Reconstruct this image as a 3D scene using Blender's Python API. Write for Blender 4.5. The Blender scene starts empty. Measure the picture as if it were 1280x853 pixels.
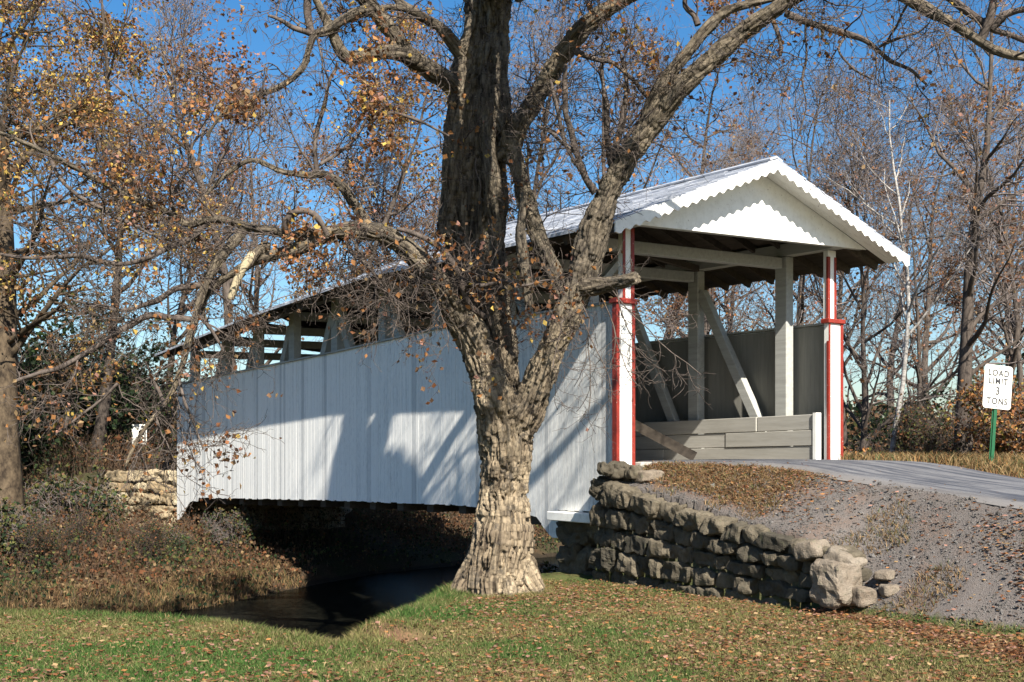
import bpy, bmesh, math, random
import numpy as np
from mathutils import Vector, Matrix, kdtree

random.seed(7)
RNG = np.random.default_rng(11)
SC = bpy.context.scene
COL = SC.collection
F_PX, HOR, EYE = 1500.0, 562.0, 2.0          # focal length in photo pixels, horizon row, eye height

# ------------------------------------------------------------------ small helpers
def at(px, py, Y):
    """photo pixel at distance Y -> world point"""
    return np.array([(px-640)*Y/F_PX, Y, EYE-(py-HOR)*Y/F_PX])

def tag(o, label=None, cat=None, group=None, kind=None):
    if label: o['label'] = label
    if cat: o['category'] = cat
    if group: o['group'] = group
    if kind: o['kind'] = kind
    return o

def empty(name, loc=(0, 0, 0), rz=0.0, sc=1.0):
    o = bpy.data.objects.new(name, None); COL.objects.link(o)
    o.location = loc; o.rotation_euler = (0, 0, rz); o.scale = (sc, sc, sc) if not hasattr(sc, '__len__') else sc
    o.empty_display_size = .3
    return o

def mk_mesh(name, V, faces, smooth=False, cols=None, vec=None, mats=(), midx=None):
    V = np.ascontiguousarray(V, dtype=np.float32)
    me = bpy.data.meshes.new(name)
    me.vertices.add(len(V)); me.vertices.foreach_set('co', V.ravel())
    loops, starts, s = [], [], 0
    for Fa in faces:
        if len(Fa) == 0: continue
        Fa = np.asarray(Fa, dtype=np.int32)
        loops.append(Fa.ravel()); k = Fa.shape[1]
        starts.append(s + np.arange(len(Fa), dtype=np.int32)*k); s += Fa.size
    loops = np.concatenate(loops); starts = np.concatenate(starts).astype(np.int32)
    me.loops.add(len(loops)); me.loops.foreach_set('vertex_index', loops)
    me.polygons.add(len(starts)); me.polygons.foreach_set('loop_start', starts)
    me.polygons.foreach_set('use_smooth', np.full(len(starts), smooth, dtype=bool))
    if midx is not None: me.polygons.foreach_set('material_index', np.asarray(midx, dtype=np.int32))
    if cols is not None:
        c = np.ones((len(V), 4), dtype=np.float32); c[:, :3] = cols
        me.attributes.new('col', 'FLOAT_COLOR', 'POINT').data.foreach_set('color', c.ravel())
    if vec is not None:
        me.attributes.new('barkco', 'FLOAT_VECTOR', 'POINT').data.foreach_set('vector', np.ascontiguousarray(vec, dtype=np.float32).ravel())
    for m in mats: me.materials.append(m)
    me.update(calc_edges=True)
    return me

def link(name, me, parent=None):
    o = bpy.data.objects.new(name, me); COL.objects.link(o)
    if parent: o.parent = parent
    return o

def smooth(x, a, b):
    x = np.clip((x-a)/(b-a), 0, 1); return x*x*(3-2*x)

def vnoise(P, seed=0):
    P = np.asarray(P, dtype=np.float64)
    i = np.floor(P).astype(np.int64); f = P-i; u = f*f*(3-2*f)
    def h(dx, dy, dz):
        n = ((i[:, 0]+dx)*374761393 + (i[:, 1]+dy)*668265263 + (i[:, 2]+dz)*1442695041 + seed*97531) & 0xffffffff
        n = ((n ^ (n >> 13))*1274126177) & 0xffffffff
        n = ((n ^ (n >> 15))*2246822519) & 0xffffffff
        return (n ^ (n >> 16))/4294967296.0
    x, y, z = u[:, 0], u[:, 1], u[:, 2]
    a = h(0,0,0)*(1-x)+h(1,0,0)*x; b = h(0,1,0)*(1-x)+h(1,1,0)*x
    c = h(0,0,1)*(1-x)+h(1,0,1)*x; d = h(0,1,1)*(1-x)+h(1,1,1)*x
    return (a*(1-y)+b*y)*(1-z) + (c*(1-y)+d*y)*z

def fbm(P, seed=0, o=3):
    s, a, t = 0, .5, 0
    for k in range(o):
        s = s + a*vnoise(np.asarray(P)*(2.03**k), seed+k*17); t += a; a *= .5
    return s/t

# ------------------------------------------------------------------ materials
class NB:
    def __init__(s, name, rough=.8, spec=.25):
        s.m = bpy.data.materials.new(name); s.m.use_nodes = True
        s.t = s.m.node_tree; s.b = s.t.nodes['Principled BSDF']
        s.b.inputs['Roughness'].default_value = rough
        s.b.inputs['Specular IOR Level'].default_value = spec
    def n(s, typ, **kw):
        o = s.t.nodes.new(typ)
        for k, v in kw.items(): setattr(o, k, v)
        return o
    def put(s, sock, v):
        if isinstance(v, bpy.types.NodeSocket): s.t.links.new(v, sock)
        else: sock.default_value = v
    def coord(s, kind='Object', scale=(1, 1, 1), attr=None):
        if attr: src = s.n('ShaderNodeAttribute', attribute_name=attr).outputs['Vector']
        elif kind == 'Position': src = s.n('ShaderNodeNewGeometry').outputs['Position']
        else: src = s.n('ShaderNodeTexCoord').outputs[kind]
        mp = s.n('ShaderNodeMapping'); mp.inputs['Scale'].default_value = scale
        s.t.links.new(src, mp.inputs['Vector']); return mp.outputs['Vector']
    def noise(s, vec, scale=5, detail=4, rough=.6, dist=0):
        o = s.n('ShaderNodeTexNoise'); s.put(o.inputs['Vector'], vec)
        o.inputs['Scale'].default_value = scale; o.inputs['Detail'].default_value = detail
        o.inputs['Roughness'].default_value = rough; o.inputs['Distortion'].default_value = dist
        return o.outputs['Fac']
    def voro(s, vec, scale=5, out='Distance', feature='F1'):
        o = s.n('ShaderNodeTexVoronoi', feature=feature); s.put(o.inputs['Vector'], vec)
        o.inputs['Scale'].default_value = scale; return o.outputs[out]
    def ramp(s, fac, *stops):
        o = s.n('ShaderNodeValToRGB'); s.put(o.inputs[0], fac); e = o.color_ramp.elements
        while len(e) < len(stops): e.new(.5)
        for el, (p, c) in zip(e, stops):
            el.position = p; el.color = (c, c, c, 1) if not hasattr(c, '__len__') else (*c, 1)
        return o.outputs['Color']
    def mix(s, f, a, b, mode='MIX'):
        o = s.n('ShaderNodeMix', data_type='RGBA', blend_type=mode)
        for i, v in ((0, f), (6, a), (7, b)):
            if not isinstance(v, bpy.types.NodeSocket) and i and len(v) == 3: v = (*v, 1)
            s.put(o.inputs[i], v)
        return o.outputs[2]
    def attr(s, name, out='Color'):
        return s.n('ShaderNodeAttribute', attribute_name=name).outputs[out]
    def sep(s, c):
        o = s.n('ShaderNodeSeparateColor'); s.put(o.inputs[0], c); return o.outputs
    def bump(s, h, strength=.4, dist=.02):
        o = s.n('ShaderNodeBump'); o.inputs['Strength'].default_value = strength
        o.inputs['Distance'].default_value = dist; s.put(o.inputs['Height'], h)
        s.t.links.new(o.outputs[0], s.b.inputs['Normal'])
    def col(s, c):
        if not isinstance(c, bpy.types.NodeSocket) and len(c) == 3: c = (*c, 1)
        s.put(s.b.inputs['Base Color'], c)

M = {}
def mat_siding():
    b = NB('weathered_white_boards', .7, .3); tone = b.sep(b.attr('col'))
    v = b.coord('Object', (1, 1, .045))
    n1 = b.noise(v, 16, 5, .75); n2 = b.noise(b.coord('Object', (1, 1, .25)), 40, 3, .7); n3 = b.noise(b.coord('Object'), .8, 3)
    tpos = b.n('ShaderNodeSeparateXYZ'); b.put(tpos.inputs[0], b.coord('Object'))
    mu = b.n('ShaderNodeMath', operation='MULTIPLY'); mu.inputs[1].default_value = .22
    b.t.links.new(tpos.outputs[1], mu.inputs[0]); old = b.ramp(mu.outputs[0], (0, .13), (1, 0))
    wear = b.mix(1, b.mix(.10, b.mix(.5, n1, n2), tone[0]), old, 'ADD')
    c = b.mix(b.ramp(wear, (.50, 0), (.74, 1)), (.87, .86, .815), (.46, .46, .45))
    c = b.mix(b.ramp(n3, (.42, 0), (.72, .22)), c, (.66, .66, .64))
    c = b.mix(b.ramp(tone[0], (.86, 0), (.95, .55)), c, (.42, .43, .43))
    b.col(c); b.bump(n2, .25, .004); return b.m
def mat_white():
    b = NB('white_gloss_paint', .55, .35); v = b.coord('Object')
    n = b.noise(v, 7, 5, .7); n2 = b.noise(v, 60, 2)
    c = b.mix(b.ramp(n, (.45, 0), (.75, .6)), (.84, .83, .78), (.62, .60, .54))
    c = b.mix(b.ramp(b.noise(v, 22, 3), (.66, 0), (.74, .8)), c, (.33, .30, .26))
    b.col(c); b.bump(n2, .12, .003); return b.m
def mat_red():
    b = NB('red_trim_paint', .5, .35); v = b.coord('Object')
    c = b.mix(b.ramp(b.noise(v, 9, 5, .7), (.35, 0), (.7, 1)), (.26, .030, .018), (.19, .023, .014))
    c = b.mix(b.ramp(b.noise(v, 35, 3), (.66, 0), (.72, .9)), c, (.6, .52, .46))
    b.col(c); return b.m
def mat_wood(name, a, c2, rough=.8, axis=(1, .08, 1)):
    b = NB(name, rough, .2); tone = b.sep(b.attr('col'))
    n = b.noise(b.coord('Object', axis), 14, 5, .7)
    c = b.mix(b.ramp(n, (.3, 0), (.7, 1)), a, c2)
    c = b.mix(b.ramp(tone[0], (0, 0), (1, .5)), c, tuple(x*.6 for x in a))
    b.col(c); b.bump(n, .3, .006); return b.m
def mat_shingle():
    b = NB('pale_worn_shingles', .45, .5); tone = b.sep(b.attr('col'))
    n = b.noise(b.coord('Object', (1, 1, 1)), 3, 5, .7)
    c = b.mix(tone[0], (.50, .52, .56), (.24, .26, .31))
    c = b.mix(b.ramp(n, (.5, 0), (.7, .7)), c, (.62, .62, .62))
    b.col(c); return b.m
def mat_stone(name, c0, c1, c2):
    b = NB(name, .9, .15); v = b.coord('Object'); tone = b.sep(b.attr('col'))
    n = b.noise(v, 5, 6, .75); n2 = b.noise(v, 26, 4, .7)
    c = b.mix(b.ramp(n, (.3, 0), (.7, 1)), c0, c1)
    c = b.mix(tone[0], c, c2)
    c = b.mix(b.ramp(n2, (.5, 0), (.72, .75)), c, (.085, .08, .06))
    c = b.mix(b.ramp(b.noise(v, 9, 3), (.6, 0), (.75, .4)), c, (.10, .11, .05))
    b.col(c); b.bump(b.mix(.5, n2, b.noise(v, 60, 3, .7)), 1.0, .035); return b.m
def mat_bark_main():
    b = NB('furrowed_tan_bark', .9, .1)
    v = b.coord(attr='barkco', scale=(1, 1, .22)); o = b.coord('Object')
    n = b.noise(v, 17, 5, .7, .6); n2 = b.noise(o, 1.7, 4, .65); n3 = b.noise(b.coord(attr='barkco', scale=(1, 1, .5)), 45, 3, .7)
    c = b.mix(b.ramp(n, (.38, 0), (.56, 1)), (.026, .020, .016), (.20, .155, .105))
    c = b.mix(b.ramp(n2, (.40, 0), (.62, .85)), c, b.mix(b.ramp(n, (.3, 0), (.6, 1)), (.075, .057, .038), (.47, .375, .25)))
    c = b.mix(b.ramp(b.noise(o, 4.5, 4, .7), (.54, 0), (.66, .75)), c, (.06, .054, .047))
    c = b.mix(b.ramp(n3, (.57, 0), (.70, .7)), c, (.030, .025, .021))
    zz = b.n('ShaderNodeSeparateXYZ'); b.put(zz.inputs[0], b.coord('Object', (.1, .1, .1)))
    c = b.mix(b.ramp(zz.outputs[2], (.20, 0), (.42, .62)), c, b.mix(b.ramp(n, (.38, 0), (.56, 1)), (.017, .0155, .014), (.098, .087, .071)))  # upper bark is greyer, and darkened further to stand in for shade
    b.col(c); b.bump(b.mix(.55, n, n3), 1.0, .045); return b.m
def mat_bark(name, a, c2, sc=(1, 1, .3), f=14):
    b = NB(name, .9, .1); n = b.noise(b.coord('Object', sc), f, 4, .7)
    b.col(b.mix(b.ramp(n, (.35, 0), (.65, 1)), a, c2)); b.bump(n, .5, .02); return b.m
def mat_leaf(name='dry_leaf', tl=.35):
    b = NB(name, .7, .2); c = b.attr('col'); b.col(c)
    tr = b.n('ShaderNodeBsdfTranslucent'); b.t.links.new(c, tr.inputs['Color'])
    ms = b.n('ShaderNodeMixShader'); ms.inputs[0].default_value = tl
    b.t.links.new(b.b.outputs[0], ms.inputs[1]); b.t.links.new(tr.outputs[0], ms.inputs[2])
    b.t.links.new(ms.outputs[0], b.t.nodes['Material Output'].inputs['Surface']); return b.m
def mat_ground():
    b = NB('ground_mix', .95, .08); v = b.coord('Position'); m = b.sep(b.attr('col'))
    n = b.noise(v, 1.1, 4, .6); n2 = b.noise(v, 22, 4, .7); n3 = b.noise(v, 90, 2, .6)
    grass = b.mix(b.ramp(n, (.35, 0), (.68, 1)), (.052, .082, .024), (.105, .100, .038))
    grass = b.mix(b.ramp(n2, (.52, 0), (.66, .75)), grass, (.15, .105, .055))
    grav = b.mix(b.ramp(n3, (.3, 0), (.7, 1)), (.088, .077, .070), (.175, .154, .140))
    grav = b.mix(b.ramp(n2, (.5, 0), (.7, .6)), grav, (.125, .10, .082))
    lit = b.mix(b.ramp(n2, (.35, 0), (.65, 1)), (.085, .050, .032), (.20, .112, .066))
    dirt = b.mix(b.ramp(n2, (.35, 0), (.65, 1)), (.016, .013, .010), (.045, .034, .022))
    c = b.mix(m[0], grass, grav); c = b.mix(m[1], c, lit); c = b.mix(m[2], c, dirt)
    b.col(c); b.bump(b.mix(.5, n2, n3), .8, .03); return b.m
def mat_road():
    b = NB('worn_grey_road', .75, .3); v = b.coord('Object'); tr = b.sep(b.attr('col'))
    n = b.noise(v, 2.0, 4, .6); n2 = b.noise(v, 70, 3, .7)
    c = b.mix(b.ramp(n, (.35, 0), (.65, 1)), (.112, .112, .118), (.170, .168, .170))
    c = b.mix(b.ramp(n2, (.4, 0), (.7, .5)), c, (.07, .07, .077))
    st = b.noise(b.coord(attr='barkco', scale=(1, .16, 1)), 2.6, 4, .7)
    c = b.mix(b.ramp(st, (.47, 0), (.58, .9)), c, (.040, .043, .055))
    c = b.mix(b.ramp(b.noise(b.coord(attr='barkco', scale=(1.4, .3, 1)), 6, 5, .75), (.55, 0), (.7, .6)), c, (.23, .225, .22))
    c = b.mix(tr[0], c, (.17, .155, .14))
    b.col(c); b.bump(n2, .5, .01); return b.m
def mat_water():
    b = NB('dark_stream_water', .22, .1); b.col((.008, .008, .006))
    b.b.inputs['IOR'].default_value = 1.09
    b.bump(b.noise(b.coord('Position', (1, 2.5, 1)), 3.5, 3, .5), .25, .02); return b.m
def mat_plain(name, c, rough=.5, n_amt=.25, f=20):
    b = NB(name, rough, .4); n = b.noise(b.coord('Object'), f, 4, .6)
    b.col(b.mix(b.ramp(n, (.4, 0), (.75, n_amt)), c, tuple(x*.5 for x in c))); return b.m

M['siding'] = mat_siding(); M['white'] = mat_white(); M['red'] = mat_red()
M['timber'] = mat_wood('old_painted_timber', (.31, .31, .285), (.46, .46, .425))
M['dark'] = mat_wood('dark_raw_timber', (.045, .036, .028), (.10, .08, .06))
M['plank'] = mat_wood('grey_plank', (.34, .325, .285), (.50, .48, .43))
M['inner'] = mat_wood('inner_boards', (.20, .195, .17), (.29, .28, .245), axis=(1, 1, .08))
M['deck'] = mat_wood('deck_planks', (.20, .18, .15), (.34, .31, .27))
M['shingle'] = mat_shingle()
M['wall'] = mat_stone('rough_wall_stone', (.075, .062, .043), (.215, .178, .125), (.042, .038, .030))
M['wall_far'] = mat_stone('tan_wall_stone', (.30, .24, .15), (.54, .47, .33), (.22, .15, .08))
M['boulder'] = mat_stone('pale_boulder', (.17, .135, .098), (.30, .258, .205), (.14, .10, .07))
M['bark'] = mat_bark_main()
M['cut'] = mat_plain('stripped_wood', (.36, .30, .19), .85, .7)
M['twig'] = mat_bark('grey_brown_twig', (.055, .043, .037), (.135, .11, .093), (1, 1, 1), 9)
M['bark_grey'] = mat_bark('grey_brown_bark', (.045, .036, .030), (.115, .093, .077))
M['bark_syc'] = mat_bark('mottled_tan_bark', (.024, .018, .013), (.105, .078, .050), (1, 1, .6), 7)
M['bark_birch'] = mat_bark('whitish_bark', (.17, .155, .14), (.40, .38, .35), (1, 1, 2.2), 7)
M['twig_bg'] = mat_bark('purplish_twig', (.095, .078, .070), (.23, .195, .178), (1, 1, 1), 5)
M['leaf'] = mat_leaf(); M['blade'] = mat_leaf('grass_blade', .25)
M['ground'] = mat_ground(); M['road'] = mat_road(); M['water'] = mat_water()
M['pebble'] = mat_stone('pebble', (.13, .12, .114), (.25, .235, .22), (.085, .078, .073))
M['sign'] = mat_plain('sign_white', (.82, .80, .72), .4, .12)
M['green'] = mat_plain('green_post_paint', (.02, .10, .045), .4, .4)
M['ink'] = mat_plain('faded_black_lettering', (.045, .045, .05), .6, .4, 60)
M['wire'] = mat_plain('black_wire', (.03, .03, .03))

# ------------------------------------------------------------------ bridge frame: local x = across (v), local y = along into the bridge (t)
P0 = np.array([1.66, 18.70]); AX = np.array([.590, -.807]); AX /= np.linalg.norm(AX); BX = np.array([-AX[1], AX[0]])
ROT = math.atan2(BX[1], BX[0])
def tv(X, Y):
    dx, dy = X-P0[0], Y-P0[1]
    return -(dx*AX[0]+dy*AX[1]), dx*BX[0]+dy*BX[1]
def W(t, v, z=0.):
    return np.array([P0[0]-t*AX[0]+v*BX[0], P0[1]-t*AX[1]+v*BX[1], z])

# ------------------------------------------------------------------ terrain
NEAR = np.array([(-60, 26), (-12, 16.6), (-6.0, 13.8), (-4.75, 13.6), (-3.4, 13.1), (-2.15, 11.9), (-1.55, 11.25), (-1.26, 12.9),
                 (-.92, 15.6), (-.75, 17.2), (.2, 18.9), (.95, 19.7), (2.8, 21.0), (5.0, 22.8), (8, 27), (14, 34), (30, 52), (90, 120)], float)
FAR = np.array([(-80, 36), (-14, 22.4), (-7.6, 22.6), (-6.1, 23.9), (-5.0, 27.0), (-3.4, 30.5), (-.3, 34), (5, 39), (20, 56), (80, 130)], float)
def sdist(X, Y, L):
    best = np.full(X.shape, 1e9); sg = np.ones(X.shape); bp = np.zeros(X.shape)
    for a, b in zip(L[:-1], L[1:]):
        d = b-a; q = np.clip(((X-a[0])*d[0]+(Y-a[1])*d[1])/(d@d), 0, 1)
        ex, ey = X-a[0]-q*d[0], Y-a[1]-q*d[1]; D = np.hypot(ex, ey)
        pd = (d[0]*(Y-a[1])-d[1]*(X-a[0]))/math.hypot(*d); s = np.sign(pd); u = (D < best-1e-7) | ((D < best+1e-7) & (np.abs(pd) > bp))
        best = np.where(u, D, best); sg = np.where(u, s, sg); bp = np.where(u, np.abs(pd), bp)
    return best*np.where(sg == 0, 1, sg)
W0, W1 = np.array([1.28, 18.45]), np.array([3.9, 14.0])
WD = (W1-W0)/np.linalg.norm(W1-W0); WLEN = np.linalg.norm(W1-W0); WN = np.array([-WD[1], WD[0]])   # WN points right, behind the wall
def wall_top(s): return np.interp(s/WLEN, [0, .25, .6, 1], [1.56, 1.34, 1.05, .80])
def road_l(t): return np.interp(t, [-40, -20, -10, -6.5, -4.3, -2.7, -1.2, 0, 30], [.2, .2, .3, .35, .75, .95, .75, .45, .45])
def zroad(t, v=0.):
    z = np.interp(t, [-60, -30, -20, -10, -6.5, -4.3, -2.7, -2, 0, 40], [.3, .4, .6, 1.12, 1.38, 1.58, 1.75, 1.79, 1.80, 1.80])
    return z - .02*np.clip(v, 0, 6)*smooth(-t, 1.5, 4)
def ground_parts(X, Y):
    X = np.asarray(X, float); Y = np.asarray(Y, float); t, v = tv(X, Y)
    lawn = .1 - .1*smooth(Y, 13, 17)
    sdN, sdF = sdist(X, Y, NEAR), sdist(X, Y, FAR)
    inb = smooth(v, .3, 1.6)
    top = lawn + (np.minimum(1.5, zroad(np.minimum(t, 0), v)-.05)-lawn)*inb
    slope = .55 + .6*smooth(v, -1.5, .6)
    dr = np.where(sdN > 0, slope*(np.sqrt(sdN**2+.18**2)-.18), 0)
    near = np.where(sdN > 0, top-dr, top)
    far = np.where(sdF > 0, -1.25+.5*np.minimum(sdF, .8)+.085*np.clip(sdF-.8, 0, 18)+.02*np.clip(sdF-18.8, 0, 120), -1.25+.4*sdF)
    e = road_l(t)-v
    zr = zroad(t, v)
    bank = zr-.025-.80*np.clip(e, 0, None)
    # behind the wing wall: blend between wall top and road edge
    s = (X-W0[0])*WD[0]+(Y-W0[1])*WD[1]; dw = (X-W0[0])*WN[0]+(Y-W0[1])*WN[1]
    f = np.clip(dw/(dw+np.clip(e, 0.0, None)+1e-6), 0, 1)
    wt = wall_top(np.clip(s, 0, WLEN))-.10
    lerp = wt + (zr-.025-wt)*f**.85
    wgt = (1-smooth(s, WLEN*.80, WLEN*1.0))
    bank = np.where((dw > 0) & (s < WLEN), np.where(e > 0, bank*(1-wgt)+lerp*wgt, bank), bank)
    bank = np.where((dw <= .15) & (s < WLEN-.1), -9, bank)
    bank = np.where(t > .25, -9, bank)
    # plateau right of road and the far embankment
    vr = v-5.3
    right = np.where(vr > 0, zroad(np.minimum(t, 0), 5.)-.06-.02*np.clip(vr, 0, 40), -9)
    right = np.where((sdN > 0), -9, right)
    z = np.maximum.reduce([np.maximum(np.where(sdN > 0, np.minimum(near, 9), near), far), np.full(X.shape, -1.6)])
    z = np.maximum(z, np.where(sdN <= .0, np.maximum(bank, right), np.where(t < .25, bank, -9)))
    # far road embankment
    vv = v-2.6
    emb = 1.36-.75*np.clip(np.where(vv > 0, vv-2.7, -vv-4.4), 0, None)-.03*np.clip(t-20, 0, 60)
    db = (X+11.7)*.2526+(Y-34.4)*.9676
    z = np.where((t > 19.2) & (db > .45), np.maximum(z, emb), z)
    return z, t, v, e, sdN, sdF, s, dw
def ground_z(X, Y):
    X = np.atleast_1d(np.asarray(X, float)); Y = np.atleast_1d(np.asarray(Y, float))
    z, t, v, e, sdN, sdF, s, dw = ground_parts(X, Y)
    road = (e < -.05) & (v < 5.2) & (t < .3)
    P = np.stack([X, Y, X*0], 1)
    n = (fbm(P*1.2, 3)-.5)*.07 + (fbm(P*6, 5, 2)-.5)*.04
    # eroded hollow in the lawn edge
    hd = np.hypot((X+1.03)/.20, (Y-12.25)/.26)
    n = n - .30*np.exp(-hd**2)
    hm = np.hypot((X+1.3)/.3, (Y-12.4)/.35)
    n = n + .10*np.exp(-hm**2)
    rough = np.where(sdF > .3, (fbm(P*.9, 9)-.5)*.35*smooth(sdF, .3, 3), 0)*np.where(t > 19, .3, 1)
    return z + n*np.where(road, .15, 1) + rough

def drift_mask(X, Y):
    a, b = np.array([3.55, 14.15]), np.array([5.0, 10.4]); d = b-a; q = np.clip(((X-a[0])*d[0]+(Y-a[1])*d[1])/(d@d), 0, 1)
    D = np.hypot(X-a[0]-q*d[0], Y-a[1]-q*d[1]); w = .16+.30*q
    return np.exp(-(D/w)**2)
def axis_grid(a, b, st, lo, hi):
    mid = np.arange(a, b+st/2, st); g = []; d = st; x = b
    while x < hi: d *= 1.22; x += d; g.append(x)
    h = []; d = st; x = a
    while x > lo: d *= 1.22; x -= d; h.append(x)
    return np.concatenate([h[::-1], mid, g])
gx = axis_grid(-14, 9, .09, -700, 700); gy = axis_grid(8.5, 40, .1, -200, 900)
GX, GY = np.meshgrid(gx, gy); fx, fy = GX.ravel(), GY.ravel()
gz = ground_z(fx, fy); _, gt, gv, ge, gN, gF, gs, gdw = ground_parts(fx, fy)
nx, ny = len(gx), len(gy)
idx = np.arange(nx*ny).reshape(ny, nx)
gq = np.stack([idx[:-1, :-1], idx[:-1, 1:], idx[1:, 1:], idx[1:, :-1]], -1).reshape(-1, 4)
nz = fbm(np.stack([fx, fy, fx*0], 1)*2.2, 21)
def bankmask(t, v, e, s, dw, z, lawn=.1):
    return ((z > lawn+.10+.0*z) & (t < .3) & ((e > -.3) | (v > 5)) & ~((dw <= 0) & (s < WLEN-.25)))
isb = bankmask(gt, gv, ge, gs, gdw, gz) & (gN < .2) & (gv < 6)
grav = np.where(isb, 1., 0.)
# the leafy turf on top of the bank, behind the wing wall
turf = smooth(gs, -1.0, .2)*(1-smooth(gs, WLEN*.45, WLEN*.72))*smooth(gdw, .25, .5)*smooth(nz, .25, .45)
litter = np.where(isb, np.clip(turf*1.2, 0, 1), 0)
litter = np.maximum(litter, np.where(isb, smooth(nz, .62, .70)*.3, 0))
litter = np.maximum(litter, np.where((gv > 4.9) & (gN < .5), smooth(nz+.1, .35, .6)*.45, 0))
foot = (~isb) & (gN < 0)
litter = np.maximum(litter, np.where(foot, smooth(nz, .6, .8)*.35, 0))
# leaf drift along the foot of the bank
drift = drift_mask(fx, fy)*(gN < 0)
litter = np.maximum(litter, np.clip(drift*1.3, 0, 1))
dirt = np.clip(smooth(gN, -.05, .5), 0, 1)*np.where(gF > .3, .75, 1)
litter = np.where(gF > .2, np.maximum(litter, smooth(nz, .35, .6)*.7), litter)
hd = np.hypot((fx+1.25)/.45, (fy-12.35)/.4); litter = np.maximum(litter, np.exp(-hd**2))
gme = mk_mesh('ground', np.stack([fx, fy, gz], 1), [gq], True, np.stack([grav, litter, dirt], 1), mats=[M['ground']])
tag(link('ground', gme), 'mown lawn, gravel bank and brown stream banks', None, None, 'structure')

# road sheet
ts = np.concatenate([np.linspace(.2, -12, 120), np.linspace(-12.5, -45, 40)]); us = np.linspace(0, 1, 26)
TT, UU = np.meshgrid(ts, us, indexing='ij')
lft = road_l(TT)+.02+ (fbm(np.stack([TT.ravel()*1.7, UU.ravel()*0, TT.ravel()*0], 1), 31)-.5).reshape(TT.shape)*.22*(UU < .5)
VV = lft+(5.15-lft)*UU
RX, RY = P0[0]-TT*AX[0]+VV*BX[0], P0[1]-TT*AX[1]+VV*BX[1]
RZ = zroad(TT, VV)+.0+.035*np.sin(UU*math.pi)**.5-.05*(np.clip(.03-UU, 0, 1)/.03)-.05*(np.clip(UU-.97, 0, 1)/.03)
ii = np.arange(TT.size).reshape(TT.shape)
rq = np.stack([ii[:-1, :-1], ii[:-1, 1:], ii[1:, 1:], ii[1:, :-1]], -1).reshape(-1, 4)[:, ::-1]
rc = np.zeros((TT.size, 3)); rc[:, 0] = (np.clip(.10-UU, 0, 1)/.10).ravel()*.8
ro = link('road', mk_mesh('road', np.stack([RX.ravel(), RY.ravel(), RZ.ravel()], 1), [rq], True, rc, vec=np.stack([UU.ravel()*5, TT.ravel(), TT.ravel()*0], 1), mats=[M['road']]))
tag(ro, 'worn grey road leading into the bridge', None, None, 'structure')
# road beyond the far portal
fr = [W(19.0, .6, 1.42), W(19.0, 4.9, 1.42), W(40, 4.9, .95), W(40, .6, .95)]
tag(link('road', mk_mesh('road', np.array(fr), [[(0, 1, 2, 3)]], False, np.zeros((4, 3)), vec=np.array(fr), mats=[M['road']])), 'road beyond the far end of the bridge', None, None, 'structure')
# stream
wv = np.array([(-60, 4, -1.18), (80, 4, -1.18), (80, 130, -1.18), (-60, 130, -1.18)], float)
tag(link('stream', mk_mesh('stream', wv, [[(0, 1, 2, 3)]], False, mats=[M['water']])), 'dark stream water under the bridge', None, None, 'structure')

# ------------------------------------------------------------------ box builder
class MB:
    def __init__(s): s.V, s.F, s.C, s.n = [], [], [], 0
    def hexa(s, c8, tone=None):
        """8 corners: bottom 4 ccw, top 4"""
        s.V += [tuple(map(float, p)) for p in c8]; n = s.n
        for f in ((3, 2, 1, 0), (4, 5, 6, 7), (0, 1, 5, 4), (1, 2, 6, 5), (2, 3, 7, 6), (3, 0, 4, 7)):
            s.F.append(tuple(n+k for k in f))
        t = random.random() if tone is None else tone
        s.C += [(t, t, t)]*8; s.n += 8
    def box(s, v0, v1, t0, t1, z0, z1, tone=None):
        s.hexa([(v0, t0, z0), (v1, t0, z0), (v1, t1, z0), (v0, t1, z0), (v0, t0, z1), (v1, t0, z1), (v1, t1, z1), (v0, t1, z1)], tone)
    def beam(s, p, q, w, h, up=(0, 0, 1), tone=None):
        p, q = Vector(p), Vector(q); d = (q-p).normalized(); u = Vector(up); sd = d.cross(u).normalized(); u = sd.cross(d)
        a, b = sd*w/2, u*h/2
        s.hexa([p-a-b, p+a-b, q+a-b, q-a-b, p-a+b, p+a+b, q+a+b, q-a+b], tone)
    def obj(s, name, m, parent, off=(0, 0, 0), bevel=0.0):
        V = np.array(s.V, float)-np.array(off)
        me = mk_mesh(name, V, [s.F], False, np.array(s.C), mats=[m])
        o = link(name, me, parent)
        if bevel:
            md = o.modifiers.new('b', 'BEVEL'); md.width = bevel; md.segments = 1; md.limit_method = 'ANGLE'
        return o
    def poly(s, pts2, fn, depth, tone=.3):
        """extruded n-gon is added through bmesh later"""

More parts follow.
